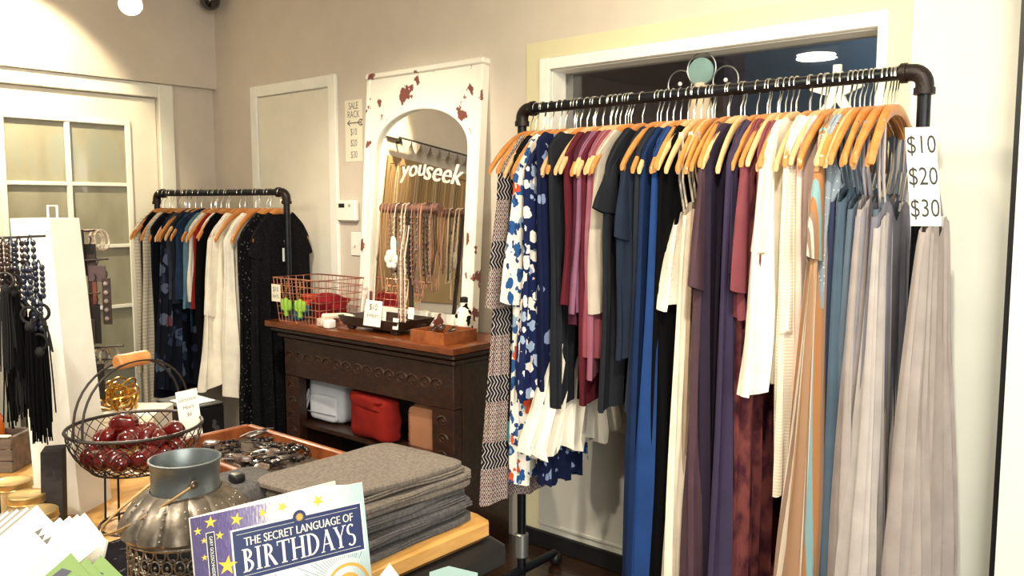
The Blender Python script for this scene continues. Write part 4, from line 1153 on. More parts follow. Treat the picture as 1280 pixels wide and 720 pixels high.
# wooden tray of dark jewellery
t = thing('jewelry_tray', 'shallow wooden tray of dark jewelry at the back of the pine table', 'tray', (-1.93, 1.22, TZ))
tx0, tx1, ty0, ty1, tz1 = -2.165, -1.70, 1.08, 1.35, .865
for a, b in (((tx0, ty0), (tx1, ty0 + .018)), ((tx0, ty1 - .018), (tx1, ty1)), ((tx0, ty0), (tx0 + .018, ty1)), ((tx1 - .018, ty0), (tx1, ty1))):
    MB().box((a[0], a[1], TZ), (b[0], b[1], tz1), .003).build('tray_rail', M_traywood, t)
MB().box((tx0, ty0, TZ), (tx1, ty1, TZ + .03)).build('tray_bottom', plain('tray_lining', '#4d4036', .9, var=.2), t, smooth=False)
MB().box((-1.95, ty0 + .02, TZ + .03), (-1.94, ty1 - .02, TZ + .05)).build('divider', M_traywood, t)
rnd = random.Random(9)
jm = [plain('jet_bead', '#161313', .25, coat=.6), plain('smoky_stone', '#5d4c44', .25, var=.4, vscale=60, coat=.6), plain('pewter', '#6d6763', .35, .8, var=.3, vscale=60)]
for k in range(26):
    c = Vector((rnd.uniform(tx0 + .05, tx1 - .05), rnd.uniform(ty0 + .04, ty1 - .04), TZ + .034 + rnd.uniform(.005, .03)))
    ci = k % 3; b = MB()
    if ci == 0:
        for q in range(14):
            a = 2 * math.pi * q / 14
            b.ball((.032 * math.cos(a), .024 * math.sin(a), .003 * math.sin(3 * a)), .0062, 6, 4)
    elif ci == 1:
        b = superbox((0, 0, 0), (.026, .017, .010), .6, 12, 8, .08, k)
    else:
        b.ring((0, 0, .0), .022, .005, 'z', 16, 6, .028).tube([(-.05, -.01, .004), (-.02, .0, .008), (.03, .01, .006), (.06, .0, .004)], .0022, 5)
    o = b.build('jewelry_piece', jm[ci]); o.location = c; o.rotation_euler = (rnd.uniform(-.3, .3), rnd.uniform(-.3, .3), rnd.uniform(0, 6))
    tag(o, ['black beaded bracelet in the shallow wooden tray', 'smoky stone pendant in the shallow wooden tray', 'pewter clasp with chain in the shallow wooden tray'][ci], ['bracelet', 'pendant', 'chain'][ci], 'pieces in the jewelry tray: ' + ['bracelets', 'pendants', 'chains'][ci])

# ------------------------------------------------------------------ tin lantern
LC = Vector((at_d(232, 600, 1.47).x, at_d(232, 600, 1.47).y, TZ))
t = thing('tin_lantern', 'aged tin lantern with pierced body and wire handle', 'lantern', LC)
M_tin = plain('aged_tin', '#6f665b', .42, .65, var=.5, vscale=34, bump=.08, bscale=90)
M_tin_d = plain('rusty_tin', '#7d7469', .42, .7, var=.4, vscale=30, bump=.4, bscale=70)
M_tin_in = plain('galvanised_tin', '#7f8688', .4, .8, var=.25, vscale=18)
nk = MB().lathe([(.058, .205), (.0565, .225), (.0575, .258), (.0605, .262), (.0605, .265), (.057, .266), (.055, .262), (.054, .20)], (0, 0, 0), 40); nk.build('neck', M_tin_in, t, local=True)
sh = MB(); rings = []
for r, z, k in ((.059, .212, 0), (.070, .205, .3), (.085, .188, .8), (.098, .165, 1), (.104, .150, .8), (.103, .143, .2), (.099, .140, 0)):
    rings.append([((r + .011 * k * abs(math.sin(7 * a)) ** .6) * math.cos(a) if True else 0, (r + .011 * k * abs(math.sin(7 * a)) ** .6) * math.sin(a), z) for a in [2 * math.pi * q / 168 for q in range(168)]])
sh.loft(rings); sh.build('fluted_shoulder', M_tin, t, local=True)
dots = MB()
for q in range(16):
    for (r, z) in ((.081, .196), (.088, .187), (.0945, .176), (.1, .165), (.104, .156)):
        for da in (-.07, .07):
            a = 2 * math.pi * (q + .5) / 16 + da
            dots.ball(((r + .001) * math.cos(a), (r + .001) * math.sin(a), z), .0024, 5, 4)
o = dots.build('punched_dots', plain('bright_tin', '#b5ac9d', .3, .9), t, local=True); o['kind'] = 'stuff'
MB().lathe([(.090, .005), (.093, .14)], (0, 0, 0), 32).build('inner_sleeve', M_black, t, local=True)
fg = MB(); rnd = random.Random(2)
for q in range(30):
    for j in range(6):
        a = 2 * math.pi * (q + .5 * (j % 2)) / 30; z = .018 + j * .0225
        e1 = Vector((-math.sin(a), math.cos(a), 0)); e2 = Vector((0, 0, 1)); c = Vector((.0965 * math.cos(a), .0965 * math.sin(a), z))
        fg.ring(c, .0085, .0016, (e1, e2), 10, 4, .0115).ring(c + e2 * .011 + e1 * .009, .0045, .0012, (e1, e2), 8, 4)
        if j % 2 == 0: fg.ball(c, .0035, 5, 4)
o = fg.build('filigree', M_tin_d, t, local=True); o['kind'] = 'stuff'
for z in (.004, .138):
    MB().ring((0, 0, z), .098, .004, 'z', 40, 6).build('band', M_tin_d, t, local=True)
e1 = Vector((rt.x, rt.y, 0)); e2 = Vector((-rt.y, rt.x, 0))    # handle swings out to the left
hb = []
for k in range(25):
    a = math.pi * k / 24
    hb.append(Vector((0, 0, .235)) + (e1 * .55 - e2 * .83).normalized() * .066 * math.cos(a) + (-e1 * .125 - e2 * .055 + Vector((0, 0, -.085))) * math.sin(a))
MB().tube(hb, .0026, 8).build('handle', plain('brass_wire', '#b59668', .35, .8), t, local=True)
for p in (hb[0], hb[-1]):
    MB().ring(p, .006, .002, 'x', 12).build('handle_lug', M_tin, t, local=True)

# ------------------------------------------------------------------ wire basket of red hearts
BC = Vector((at_d(170, 560, 1.85).x, at_d(170, 560, 1.85).y, TZ))
t = thing('heart_basket', 'round dark wire basket on legs with wooden handle grip', 'basket', BC)
RB, ZB, ZT = .092, .135, .222
def bp(a, q):
    r = RB + (.138 - RB) * math.sin(q * math.pi / 2) ** .8
    return Vector((r * math.cos(a), r * math.sin(a), ZB + (ZT - ZB) * q))
MB().ring((0, 0, ZT), .138, .0038, 'z', 44, 6).build('rim', M_wire, t, local=True)
MB().ring((0, 0, ZB), RB, .0022, 'z', 30, 5).build('base_ring', M_wire, t, local=True)
wm = MB(); NW = 30
for k in range(NW):
    for sg in (1, -1):
        wm.tube([bp(2 * math.pi * (k + sg * q * 3.0) / NW, q) for q in (0, .2, .4, .6, .8, 1)], .0011, 4)
for k in range(-3, 4):
    x = RB * k / 4; w_ = math.sqrt(RB * RB - x * x)
    wm.tube([(x, -w_, ZB), (x, w_, ZB)], .0012, 4).tube([(-w_, x, ZB), (w_, x, ZB)], .0012, 4)
wm.build('wire_mesh', M_wire, t, local=True)
for k in range(4):
    a = R(35 + 90 * k)
    MB().tube([(RB * .8 * math.cos(a), RB * .8 * math.sin(a), ZB), (RB * .85 * math.cos(a), RB * .85 * math.sin(a), .01)], .0025, 6).build('leg', M_wire, t, local=True)
MB().ring((0, 0, .006), RB * .87, .003, 'z', 30, 6).build('foot_ring', M_wire, t, local=True)
d1_ = (Vector((rt.x, rt.y, 0)) * .45 + Vector((-rt.y, rt.x, 0)) * .89); pn = Vector((-d1_.y, d1_.x, 0))
for off in (-.014, .014):
    MB().tube([d1_ * .138 * math.cos(a) + pn * off + Vector((0, 0, ZT + .145 * math.sin(a) ** .8)) for a in [math.pi * k / 20 for k in range(21)]], .0026, 6).build('handle_wire', M_wire, t, local=True)
MB().tube([d1_ * -.04 + Vector((0, 0, ZT + .146)), d1_ * -.036 + Vector((0, 0, ZT + .146)), d1_ * .036 + Vector((0, 0, ZT + .146)), d1_ * .04 + Vector((0, 0, ZT + .146))], [.012, .016, .016, .012], 14).build('wooden_grip', wood('grip_wood', '#b5713a', '#cf8f52'), t, local=True)
M_heart = plain('red_stone', '#5c0f0c', .15, var=.35, vscale=30, coat=1.0)
hm = MB(); hr = []
for j in range(11):
    ph = -math.pi / 2 + math.pi * min(max(j / 10, .03), .97); k = math.cos(ph) ** .7
    hr.append([(.0275 * k * 16 * math.sin(a) ** 3 / 16, .0275 * k * (13 * math.cos(a) - 5 * math.cos(2 * a) - 2 * math.cos(3 * a) - math.cos(4 * a)) / 16, .019 * math.sin(ph)) for a in [2 * math.pi * q / 28 for q in range(28)]])
hm.loft(hr, True, True)
hproto = None
rnd = random.Random(4)
hp = [(-.085, -.02, .03), (-.045, -.065, .03), (.0, -.08, .03), (.05, -.065, .03), (.085, -.02, .035), (-.05, .03, .03), (.01, .05, .03), (.06, .045, .03), (-.055, -.015, .062), (.0, -.03, .062), (.05, -.02, .064), (.01, .025, .066), (-.02, .0, .09), (.075, .02, .07)]
for k, (a, b, z) in enumerate(hp):
    c = BC + Vector((rt.x, rt.y, 0)) * a + Vector((-rt.y, rt.x, 0)) * b + Vector((0, 0, ZB + z))
    if hproto is None: o = hproto = hm.build('heart_stone', M_heart)
    else: o = hproto.copy(); C.objects.link(o)
    o.location = c; o.rotation_euler = (rnd.uniform(.1, 1.0), rnd.uniform(-.5, .5), rnd.uniform(0, 6)); o.scale = [rnd.uniform(1.1, 1.3)] * 3
    tag(o, 'polished dark red heart stone heaped in the round wire basket', 'heart stone', 'red heart stones in the basket')
so = at_d(219, 491, 1.90)
sign('heart_price_card', 'white card reading Gemstone Heart $6 standing in the wire basket', so, Vector((rt.x, rt.y, .18)) + Vector((-rt.y, rt.x, 0)) * .35, Vector((-.10 * rt.x, -.10 * rt.y, 1)), .046, .105,
     [('Gemstone', .0115, .023, .02, .2, .8), ('Heart', .0125, .023, .038, .2, .8), ('$6', .0125, .023, .055, .2, .8)], M_paper, M_ink_l)

# ------------------------------------------------------------------ white display tower and jewellery trees on the left
TC = Vector((at_d(92, 600, 1.98).x, at_d(92, 600, 1.98).y, TZ))
t = thing('display_tower', 'tall white square display post on the pine table', 'display stand', TC, R(-59))
tw_ = MB()
tw_.loft([[(-a + k * .0056, -a - k * .0334, z), (a + k * .0056, -a - k * .0334, z), (a + k * .0056, a - k * .0334, z), (-a + k * .0056, a - k * .0334, z)] for a, z, k in ((.056, 0, 0), (.049, .672, 1))], True, True)
tw_.build('post', plain('tower_white', '#f2efe4', .55, var=.03, vscale=20), t, smooth=False, local=True)
tags_ = MB().tube([(-.03, -.03, .670), (-.03, -.03, .70), (.0, -.03, .70), (.0, -.03, .670)], .0025, 5); tags_.build('top_loop', M_white, t, local=True)
def jewel_tree(label, base, height, arms, m):
    """arms: list of (z, start offset, end offset along the image-right direction, depth skew)"""
    t = thing('jewelry_tree', label, 'jewelry stand', base)
    MB().lathe([(.05, 0), (.05, .01), (.012, .018)], (0, 0, 0), 18, True, True).build('base', m, t, local=True)
    MB().cyl((0, 0, .012), (0, 0, height), .006, 8).build('post', m, t, local=True)
    e1 = Vector((rt.x, rt.y, 0)); e2 = Vector((-rt.y, rt.x, 0))
    for z, a0, a1, sk in arms:
        MB().cyl(e1 * a0 + Vector((0, 0, z)), e1 * a1 + e2 * sk + Vector((0, 0, z + .008)), .0028, 6).build('arm', m, t, local=True)
    return t
JB = at_d(-14, 450, 1.72); JB.z = TZ
jz = lambda v, Z: 1.5 - (v - 257) / FPX * Z - TZ
jewel_tree('dark metal jewelry stand at the left edge of the photo', JB, .68, [(jz(299, 1.72), -.05, .128, .0), (jz(330, 1.72), -.05, .095, -.01), (jz(372, 1.72), -.05, .06, .01)], M_wire)
dk_b = [plain('blue_black_bead', '#1b2030', .35, coat=.3), plain('brown_bead', '#33201c', .35, coat=.3), plain('black_thread', '#050505', .9, spec=.1), plain('grey_leather', '#1c1b1c', .8, spec=.2), plain('amber_bead', '#8e4a22', .3, coat=.4)]
rnd = random.Random(14)
def tassel_necklace(label, u, vtop, vend, kind, Z=1.70):
    p = at_d(u, vtop, Z); L = (vend - vtop) / FPX * Z
    t = thing('tassel_necklace', label, 'necklace', p, HEAD, 'tassel necklaces on the jewelry stand')
    nb_ = 6; b = MB()
    b.tube([(0, 0, .004), (.006, 0, -.012), (.007, -.002, -L * .22)], .0018, 5).tube([(0, 0, .004), (-.006, 0, -.012), (-.007, .002, -L * .22)], .0018, 5)
    for q in range(nb_):
        for s_ in (-1, 1):
            b.ball((s_ * .0065, 0, -.012 - L * .2 * q / nb_), (.0055, .0055, .0065), 7, 5)
    b.build('beads', dk_b[kind % 2], t, local=True)
    MB().ring((0, 0, -L * .30), .016, .0032, 'y', 16).build('ring', M_wire if kind % 2 else dk_b[3], t, local=True)
    MB().ball((0, 0, -L * .37), (.010, .010, .012), 8, 6).build('knot', dk_b[3], t, local=True)
    ts = MB()
    for q in range(26):
        a = rnd.uniform(0, 6.28); r = rnd.uniform(.002, .010); sp_ = 1.5
        ts.tube([(r * math.cos(a), r * math.sin(a), -L * .38), (r * sp_ * math.cos(a), r * sp_ * math.sin(a), -L * .7), (r * (sp_ + .2) * math.cos(a) + rnd.uniform(-.005, .005), r * sp_ * math.sin(a), -L * rnd.uniform(.9, 1.0))], .0016, 4)
    o = ts.build('tassel', dk_b[2 if kind != 3 else 3], t, local=True); o['kind'] = 'stuff'
    return t
tl = [(4, 300, 470, 3), (13, 298, 480, 0), (23, 297, 530, 1), (37, 296, 560, 2), (6, 331, 540, 1), (18, 333, 520, 3), (33, 330, 545, 0), (48, 327, 540, 2), (46, 372, 560, 2)]
wl_ = ['leftmost grey', 'blue-black beaded', 'brown beaded long', 'long black', 'lower brown beaded', 'lower grey leather', 'lower blue-black beaded', 'black short-armed', 'lowest black']
for (u, v0, v1, k), w_ in zip(tl, wl_):
    tassel_necklace(w_ + ' tassel necklace on the stand at the left edge', u, v0, v1, k, 1.69 + rnd.uniform(-.02, .02))
o = MB().tube([at_d(50, 392, 1.66), at_d(56, 402, 1.66), at_d(62, 420, 1.66), at_d(66, 440, 1.66), at_d(60, 428, 1.66), at_d(54, 408, 1.66)], .0022, 6, True).build('leather_loop', dk_b[3], origin=at_d(66, 440, 1.66)); tag(o, 'thin black leather loop dangling before the white post', 'bracelet')
pb = at_d(66, 622, 1.76); pb.z = TZ
t = thing('dark_block', 'dark weathered wooden block leaning against the white post', 'block', pb, R(-30))
MB().loft([[(x - .012 * z / .19 * 3, y, z) for x, y in ((-.028, -.02), (.028, -.02), (.028, .02), (-.028, .02))] for z in (0, .19)], True, True).build('block', plain('burnt_wood', '#241c1a', .8, var=.3, bump=.5, bscale=40), t, smooth=False, local=True)
# mason jars
M_lid = plain('brass_lid', '#c8ab72', .3, .75, var=.1)
m, nt, bs = new_mat('jar_glass'); setv(bs, 'Base Color', lin('#d9c79c')); setv(bs, 'Roughness', .08); setv(bs, 'Transmission Weight', .55); setv(bs, 'IOR', 1.3)
M_jar = m
for (u, v, Z, lab) in ((17, 600, 1.84, 'small glass jar with brass lid, farthest of three'), (33, 617, 1.74, 'small glass jar with brass lid, middle of three'), (47, 637, 1.64, 'small glass jar with brass lid, nearest the cards')):
    p = at_d(u, v, Z); hgt = p.z - TZ; p.z = TZ
    t = thing('glass_jar', lab, 'jar', p, 0, 'brass-lidded jars')
    MB().lathe([(.034, 0), (.038, .006), (.038, hgt - .03), (.033, hgt - .018), (.033, hgt - .004)], (0, 0, 0), 24, True, True).build('jar_body', M_jar, t, local=True)
    ld = MB().lathe([(.0355, hgt - .016), (.0365, hgt - .014), (.0365, hgt - .002), (.034, hgt), (.031, hgt - .001), (.001, hgt - .0005)], (0, 0, 0), 28, False, True).build('lid', M_lid, t, local=True)
    MB().ring((0, 0, hgt - .015), .0365, .0014, 'z', 26, 5).build('lid_rim', M_lid, ld, local=True)
# grey wood crate and amber jar at the far left
cr = at_z(10, 585, TZ)
t = thing('wooden_crate', 'grey weathered wooden crate at the left edge', 'crate', (cr.x - .03, cr.y - .02, TZ), HEAD)
M_greyw = wood('grey_wood', '#4a3f38', '#75675c', (3, 16, 16), .8)
for k in range(3):
    MB().box((-.10, -.05 , k * .032), (.075, -.04, k * .032 + .029), .002).build('slat', M_greyw, t, local=True)
    MB().box((-.10, .06, k * .032), (.075, .07, k * .032 + .029), .002).build('slat', M_greyw, t, local=True)
for x in (-.10, .065):
    MB().box((x, -.04, 0), (x + .01, .06, .095), .002).build('end_board', M_greyw, t, local=True)
MB().box((-.09, -.04, 0), (.065, .06, .006)).build('crate_floor', M_greyw, t, smooth=False, local=True)
MB().box((-.095, -.052, .096), (.07, -.036, .1), .001).build('paper_edge', M_paper_y, t, local=True)
ap = at_d(10, 540, 1.90); ah = .10
t = thing('amber_bottle', 'amber orange glass bottle inside the weathered crate', 'bottle', (cr.x - .06, cr.y - .02, TZ + .007))
M_amb = plain('amber_glass', '#c8621a', .1, coat=.6, var=.2)
MB().lathe([(.032, 0), (.036, .01), (.036, .12), (.016, .155), (.014, .17)], (0, 0, 0), 20, True, True).build('bottle_body', M_amb, t, local=True)
MB().lathe([(.017, .17), (.017, .19)], (0, 0, 0), 14, True, True).build('bottle_cap', M_dark, t, local=True)
# jewellery tree behind the tower with bangles and earring cards
J2 = at_d(112, 500, 2.20); J2.z = TZ
jewel_tree('dark metal stand of bangles just right of the white post', J2, jz(286, 2.2), [(jz(291, 2.2), -.06, .035, 0), (jz(326, 2.2), -.06, .065, 0), (jz(368, 2.2), -.05, .04, 0), (jz(434, 2.2), -.03, .095, 0), (jz(450, 2.2), -.03, .075, 0)], M_wire)
rnd = random.Random(31)
def bangles(us, v, Z, m, lab, grp, R_=.026):
    for k, u in enumerate(us):
        p = at_d(u, v, Z)
        b = MB().ring((0, 0, 0), R_, .0032, (Vector((rt.x * .45, rt.y * .45, 0)) + Vector((-rt.y, rt.x, 0)) * .89, Vector((0, 0, 1))), 20, 5)
        o = b.build('bangle', m); o.location = p; o.rotation_euler = (0, rnd.uniform(-.2, .2), rnd.uniform(-.4, .4))
        tag(o, lab, 'bangle', grp)
bangles([104, 109, 115, 121, 127], 300, 2.2, plain('pearl_bead', '#b6a693', .3, var=.5, vscale=120), 'pale beaded bangle on the top arm right of the white post', 'bangles on the top arm')
bangles([121, 126, 131, 137], 446, 2.2, plain('silver_bead', '#a39a90', .25, .6, var=.5, vscale=120), 'silver bangle on the lowest arm right of the white post', 'bangles on the lowest arm', .024)
M_card = plain('brown_card', '#33231f', .8, var=.15)
def earring_card(label, u, v0, v1, w, m=M_card, dots=0):
    p = at_d(u, v0, 2.17); L = (v1 - v0) / FPX * 2.17
    t = thing('earring_card', label, 'earrings', p, HEAD, 'pieces hung right of the white post')
    MB().box((-w / 2, -.002, -L), (w / 2, .002, 0), .001).build('card', m, t, local=True)
    for q in range(dots):
        MB().ball((0, -.004, -L * (q + .6) / (dots + .3)), .006, 8, 6).build('stone', plain('grey_stone', '#8a7a74', .3), t, local=True)
    MB().tube([(0, 0, 0), (.004, 0, .012), (0, 0, .02)], .0015, 5).build('hook', M_wire, t, local=True)
    return t
earring_card('long brown card with five grey stones right of the white post', 132.5, 348, 406, .022, M_card, 5)
earring_card('dark brown strap hanging close beside the white post', 114, 318, 400, .022)
earring_card('purple-brown wide pendant card beside the white post', 121, 332, 352, .045, plain('plum_card', '#4c3a3c', .7))
earring_card('black narrow strap ending low beside the white post', 121, 380, 430, .016, M_dark)
earring_card('dark bead cluster close beside the white post, upper', 112, 305, 345, .030, M_dark)
earring_card('dark brown strap hanging lower beside the white post', 111, 400, 432, .026)
earring_card('dark bundle on the lowest arm beside the white post', 120, 455, 500, .040, M_dark)
earring_card('rust bead drop beside the white post', 118, 352, 385, .010, plain('rust_bead', '#6b3528', .5))
# gold bangles on a white box, dark printed boxes
GB = at_d(155, 512, 2.25); gz = GB.z
t = thing('white_gift_box', 'low white box carrying the heap of gold bangles', 'box', (GB.x, GB.y, TZ), HEAD)
MB().box((-.075, -.06, 0), (.10, .07, gz - TZ), .003).build('box_body', M_trim, t, local=True)
MB().box((-.078, -.063, gz - TZ - .02), (.103, .073, gz - TZ + .002), .003).build('box_lid', M_paper_y, t, local=True)
rnd = random.Random(8)
for k in range(16):
    b = MB().ring((0, 0, 0), .033, .0028, 'z', 22, 6)
    o = b.build('gold_bangle', M_gold)
    o.location = (GB.x + rnd.uniform(-.045, .03), GB.y + rnd.uniform(-.03, .03), gz + .012 + rnd.uniform(0, .05)); o.rotation_euler = (rnd.uniform(-1.3, 1.3), rnd.uniform(-1.2, 1.2), rnd.uniform(0, 3))
    tag(o, 'thin gold bangle in the heap behind the heart basket', 'bangle', 'gold bangles in the heap')
M_print = cloth('black_print', '#0f0f12', 'floral', [('#8d8a86', 34, .16), ('#3a3a40', 20, .24)], rough=.4)
K0 = at_z(246, 545, TZ)
t = thing('printed_box', 'black printed box beside the heart price card', 'box', (K0.x, K0.y, TZ), 0)
MB().box((-.10, -.075, 0), (.085, .045, .105), .003).build('box_body', M_print, t, local=True)
MB().box((-.10, -.075, .105), (.085, .045, .112), .002).build('box_lid', M_dark, t, local=True)
MB().box((-.04, -.06, .113), (.06, .03, .116), .0005).build('leaflet', M_paper, t, local=True)
# loose papers beside the leggings stack

# ------------------------------------------------------------------ the book
BTL, BTR = Vector((-.888, .473, 1.144)), Vector((-.838, .684, 1.144))
bex = (BTR - BTL).normalized(); bw_ = .216; bh_ = .28
bnz0 = Vector((bex.y, -bex.x, 0))                # faces the camera side
tilt = R(11)
bey = (Vector((0, 0, 1)) * math.cos(tilt) - bnz0 * math.sin(tilt)).normalized()
bnz = bex.cross(bey).normalized()
def BP(x, y, z=0.0): return BTL + bex * x - bey * y + bnz * z
bk = thing('hardcover_book', 'thick hardcover book titled The Secret Language of Birthdays', 'book', BP(bw_ / 2, bh_))
m, nt, bs = new_mat('book_cover_art')
tc = nt.nodes.new('ShaderNodeTexCoord'); mp = nt.nodes.new('ShaderNodeMapping'); nt.links.new(tc.outputs['UV'], mp.inputs['Vector'])
vec = mp.outputs['Vector']
sep = nt.nodes.new('ShaderNodeSeparateXYZ'); nt.links.new(vec, sep.inputs[0])
st_ = nt.nodes.new('ShaderNodeMapping'); setv(st_, 'Scale', (60, 14, 1)); setv(st_, 'Rotation', (0, 0, .5)); nt.links.new(vec, st_.inputs['Vector'])
nn = noise(nt, st_.outputs['Vector'], 2.0, 2)
fx = math_n(nt, 'ADD', sep.outputs[0], math_n(nt, 'MULTIPLY', math_n(nt, 'SUBTRACT', nn.outputs['Fac'], .5), .35))
art = ramp(nt, fx, [(0, '#3d2f63'), (.18, '#5a4a84'), (.34, '#8d82aa'), (.46, '#e9e6e0'), (.8, '#f1eee2'), (.93, '#b9cdd0')])
nt.links.new(art, bs.inputs['Base Color']); setv(bs, 'Roughness', .35); setv(bs, 'Coat Weight', .3)
M_cover = m
cv = MB(); cv.add([BP(0, 0), BP(0, bh_), BP(bw_, bh_), BP(bw_, 0)], [(0, 1, 2, 3)])
co = cv.build('cover_print', M_cover, bk, smooth=False)
uvl = co.data.uv_layers.new(name='UVMap')
for li, uvc in zip(range(4), ((0, 1), (0, 0), (1, 0), (1, 1))): uvl.data[li].uv = uvc
MB().prism([(0, 0), (0, -bh_), (bw_, -bh_), (bw_, 0)], BP(0, 0, -.0035), bex, bey, .0034).build('front_board', M_white, bk, smooth=False)
# pages fan open to a wedge behind the cover
wed = MB(); bd = -.052
wed.add([BP(.004, .002, -.004), BP(bw_ - .006, .002, -.004), BP(bw_ - .03, .002, bd), BP(.004, bh_ - .002, -.004), BP(bw_ - .006, bh_ - .002, -.004), BP(bw_ - .03, bh_ - .002, bd)], [(0, 2, 1), (3, 4, 5), (0, 1, 4, 3), (1, 2, 5, 4), (2, 0, 3, 5)])
wed.build('pages', M_paper, bk, smooth=False)
bbk = MB(); bb0, bb1 = BP(0, 0, -.006), BP(bw_ - .02, 0, bd - .006); be2 = (bb1 - bb0).normalized()
bbk.prism([(0, 0), (0, -bh_), (.21, -bh_), (.21, 0)], bb0, be2, bey, .003); bbk.build('back_board', M_white, bk, smooth=False)
M_navy_p = plain('print_navy', '#22305f', .4, var=.06, coat=.3)
M_navy_d = plain('print_dark_violet', '#221d40', .4, var=.06, coat=.3)
M_whp = plain('print_white', '#f4f1e8', .5, var=.01)
M_yel = plain('print_yellow', '#e9c23c', .5, var=.08); M_gld = plain('print_gold', '#d9a84a', .5, var=.1)
def rect(mb, x0, y0, x1, y1, z): mb.add([BP(x0, y0, z), BP(x0, y1, z), BP(x1, y1, z), BP(x1, y0, z)], [(0, 1, 2, 3)]); return mb
rect(MB(), .0435, .0235, .2115, .0855, .0003).build('title_border', M_whp, bk, smooth=False)
pan = rect(MB(), .0455, .0255, .2095, .0835, .0006).build('title_panel', M_navy_p, bk, smooth=False)
rules = MB(); rect(rules, .05, .0300, .205, .0304, .0009); rect(rules, .05, .0785, .205, .0789, .0009); rules.build('rule_lines', M_whp, bk, smooth=False)
l1 = MB(); put_text(l1, 'THE SECRET LANGUAGE OF', .0142, BP(.128, .0405, .0009), bex, bey, 0, 1.0, .78, bold=.00025); l1.build('title_lettering', M_whp, bk, smooth=False)
# serif capitals drawn from strokes: x, y in cap heights
def serif(word, H, o, ex, ey):
    mb = MB(); nz = ex.cross(ey).normalized()
    def P(x, y): return o + ex * (x * H) + ey * (y * H)
    def quad(pts): mb.add([P(*p) for p in pts], [tuple(range(len(pts)))])
    def vst(x, w=.15, y0=0, y1=1, ser=True, sb=True, stp=True):
        quad([(x, y0), (x + w, y0), (x + w, y1), (x, y1)])
        if ser:
            if sb: quad([(x - .08, y0), (x + w + .08, y0), (x + w + .08, y0 + .045), (x - .08, y0 + .045)])
            if stp: quad([(x - .08, y1 - .045), (x + w + .08, y1 - .045), (x + w + .08, y1), (x - .08, y1)])
    def dia(x0, y0, x1, y1, w): quad([(x0 - w / 2, y0), (x0 + w / 2, y0), (x1 + w / 2, y1), (x1 - w / 2, y1)])
    def arc(cx, cy, rx, ry, a0, a1, w0, w1, n=14):
        for k in range(n):
            A, B = R(a0 + (a1 - a0) * k / n), R(a0 + (a1 - a0) * (k + 1) / n)
            def tw(a): return w1 + (w0 - w1) * abs(math.cos(a))
            p = []
            for a in (A, B):
                t_ = tw(a); p.append(((cx + rx * math.cos(a), cy + ry * math.sin(a)), (cx + (rx - t_) * math.cos(a), cy + (ry - t_ * .9) * math.sin(a))))
            quad([p[0][1], p[0][0], p[1][0], p[1][1]])
    x = 0
    for ch in word:
        if ch == 'B':
            vst(x + .08); arc(x + .2, .76, .30, .24, -90, 90, .13, .05); arc(x + .2, .27, .36, .27, -90, 90, .14, .05); x += .68
        elif ch == 'I': vst(x + .08); x += .40
        elif ch == 'R':
            vst(x + .08); arc(x + .2, .74, .31, .26, -90, 90, .13, .05); quad([(x + .26, .50), (x + .42, .50), (x + .74, .0), (x + .56, 0)]); x += .76
        elif ch == 'T':
            vst(x + .27, stp=False); quad([(x, .94), (x + .69, .94), (x + .69, 1), (x, 1)]); quad([(x, .80), (x + .05, .80), (x + .05, .95), (x, .95)]); quad([(x + .64, .80), (x + .69, .80), (x + .69, .95), (x + .64, .95)]); x += .74
        elif ch == 'H':
            vst(x + .08); vst(x + .58); quad([(x + .2, .48), (x + .6, .48), (x + .6, .54), (x + .2, .54)]); x += .86
        elif ch == 'D':
            vst(x + .08); arc(x + .2, .5, .52, .5, -90, 90, .15, .05, 20); x += .80
        elif ch == 'A':
            dia(x + .10, 0, x + .38, 1, .06); dia(x + .66, 0, x + .38, 1, .16); quad([(x + .2, .32), (x + .58, .32), (x + .58, .37), (x + .2, .37)]); quad([(x, 0), (x + .22, 0), (x + .22, .04), (x, .04)]); quad([(x + .52, 0), (x + .8, 0), (x + .8, .04), (x + .52, .04)]); x += .78
        elif ch == 'Y':
            vst(x + .30, .14, 0, .48, True, True, False); dia(x + .37, .42, x + .12, 1, .15); dia(x + .37, .42, x + .64, 1, .06); quad([(x, .96), (x + .26, .96), (x + .26, 1), (x, 1)]); quad([(x + .52, .96), (x + .76, .96), (x + .76, 1), (x + .52, 1)]); x += .74
        elif ch == 'S':
            arc(x + .28, .74, .24, .26, 40, 270, .13, .06); arc(x + .28, .26, .26, .28, -140, 90, .13, .06); x += .60
    return mb, x * H
probe, wd = serif('BIRTHDAYS', .027, Vector((0, 0, 0)), Vector((1, 0, 0)), Vector((0, 0, 1)))
Hc = .027; fit = .146 / wd
sb_, _ = serif('BIRTHDAYS', Hc, BP(.0545, .0750, .0009), bex * fit, bey); sb_.build('title_lettering', M_whp, bk, smooth=False)
sun = MB(); sun.add([BP(.128 + .0085 * math.cos(a), .0255 + .0085 * math.sin(a), .0010) for a in [-2 * math.pi * k / 20 for k in range(20)]], [tuple(range(20))]); sun.build('sun_disc', M_navy_p, bk, smooth=False)
sun = MB()
sun.add([BP(.128 + (.0055 if k % 2 else .0035) * math.cos(a), .0255 + (.0055 if k % 2 else .0035) * math.sin(a), .0014) for k, a in enumerate([-2 * math.pi * k / 24 for k in range(24)])], [tuple(range(24))]); sun.build('sun_rays', M_gld, bk, smooth=False)
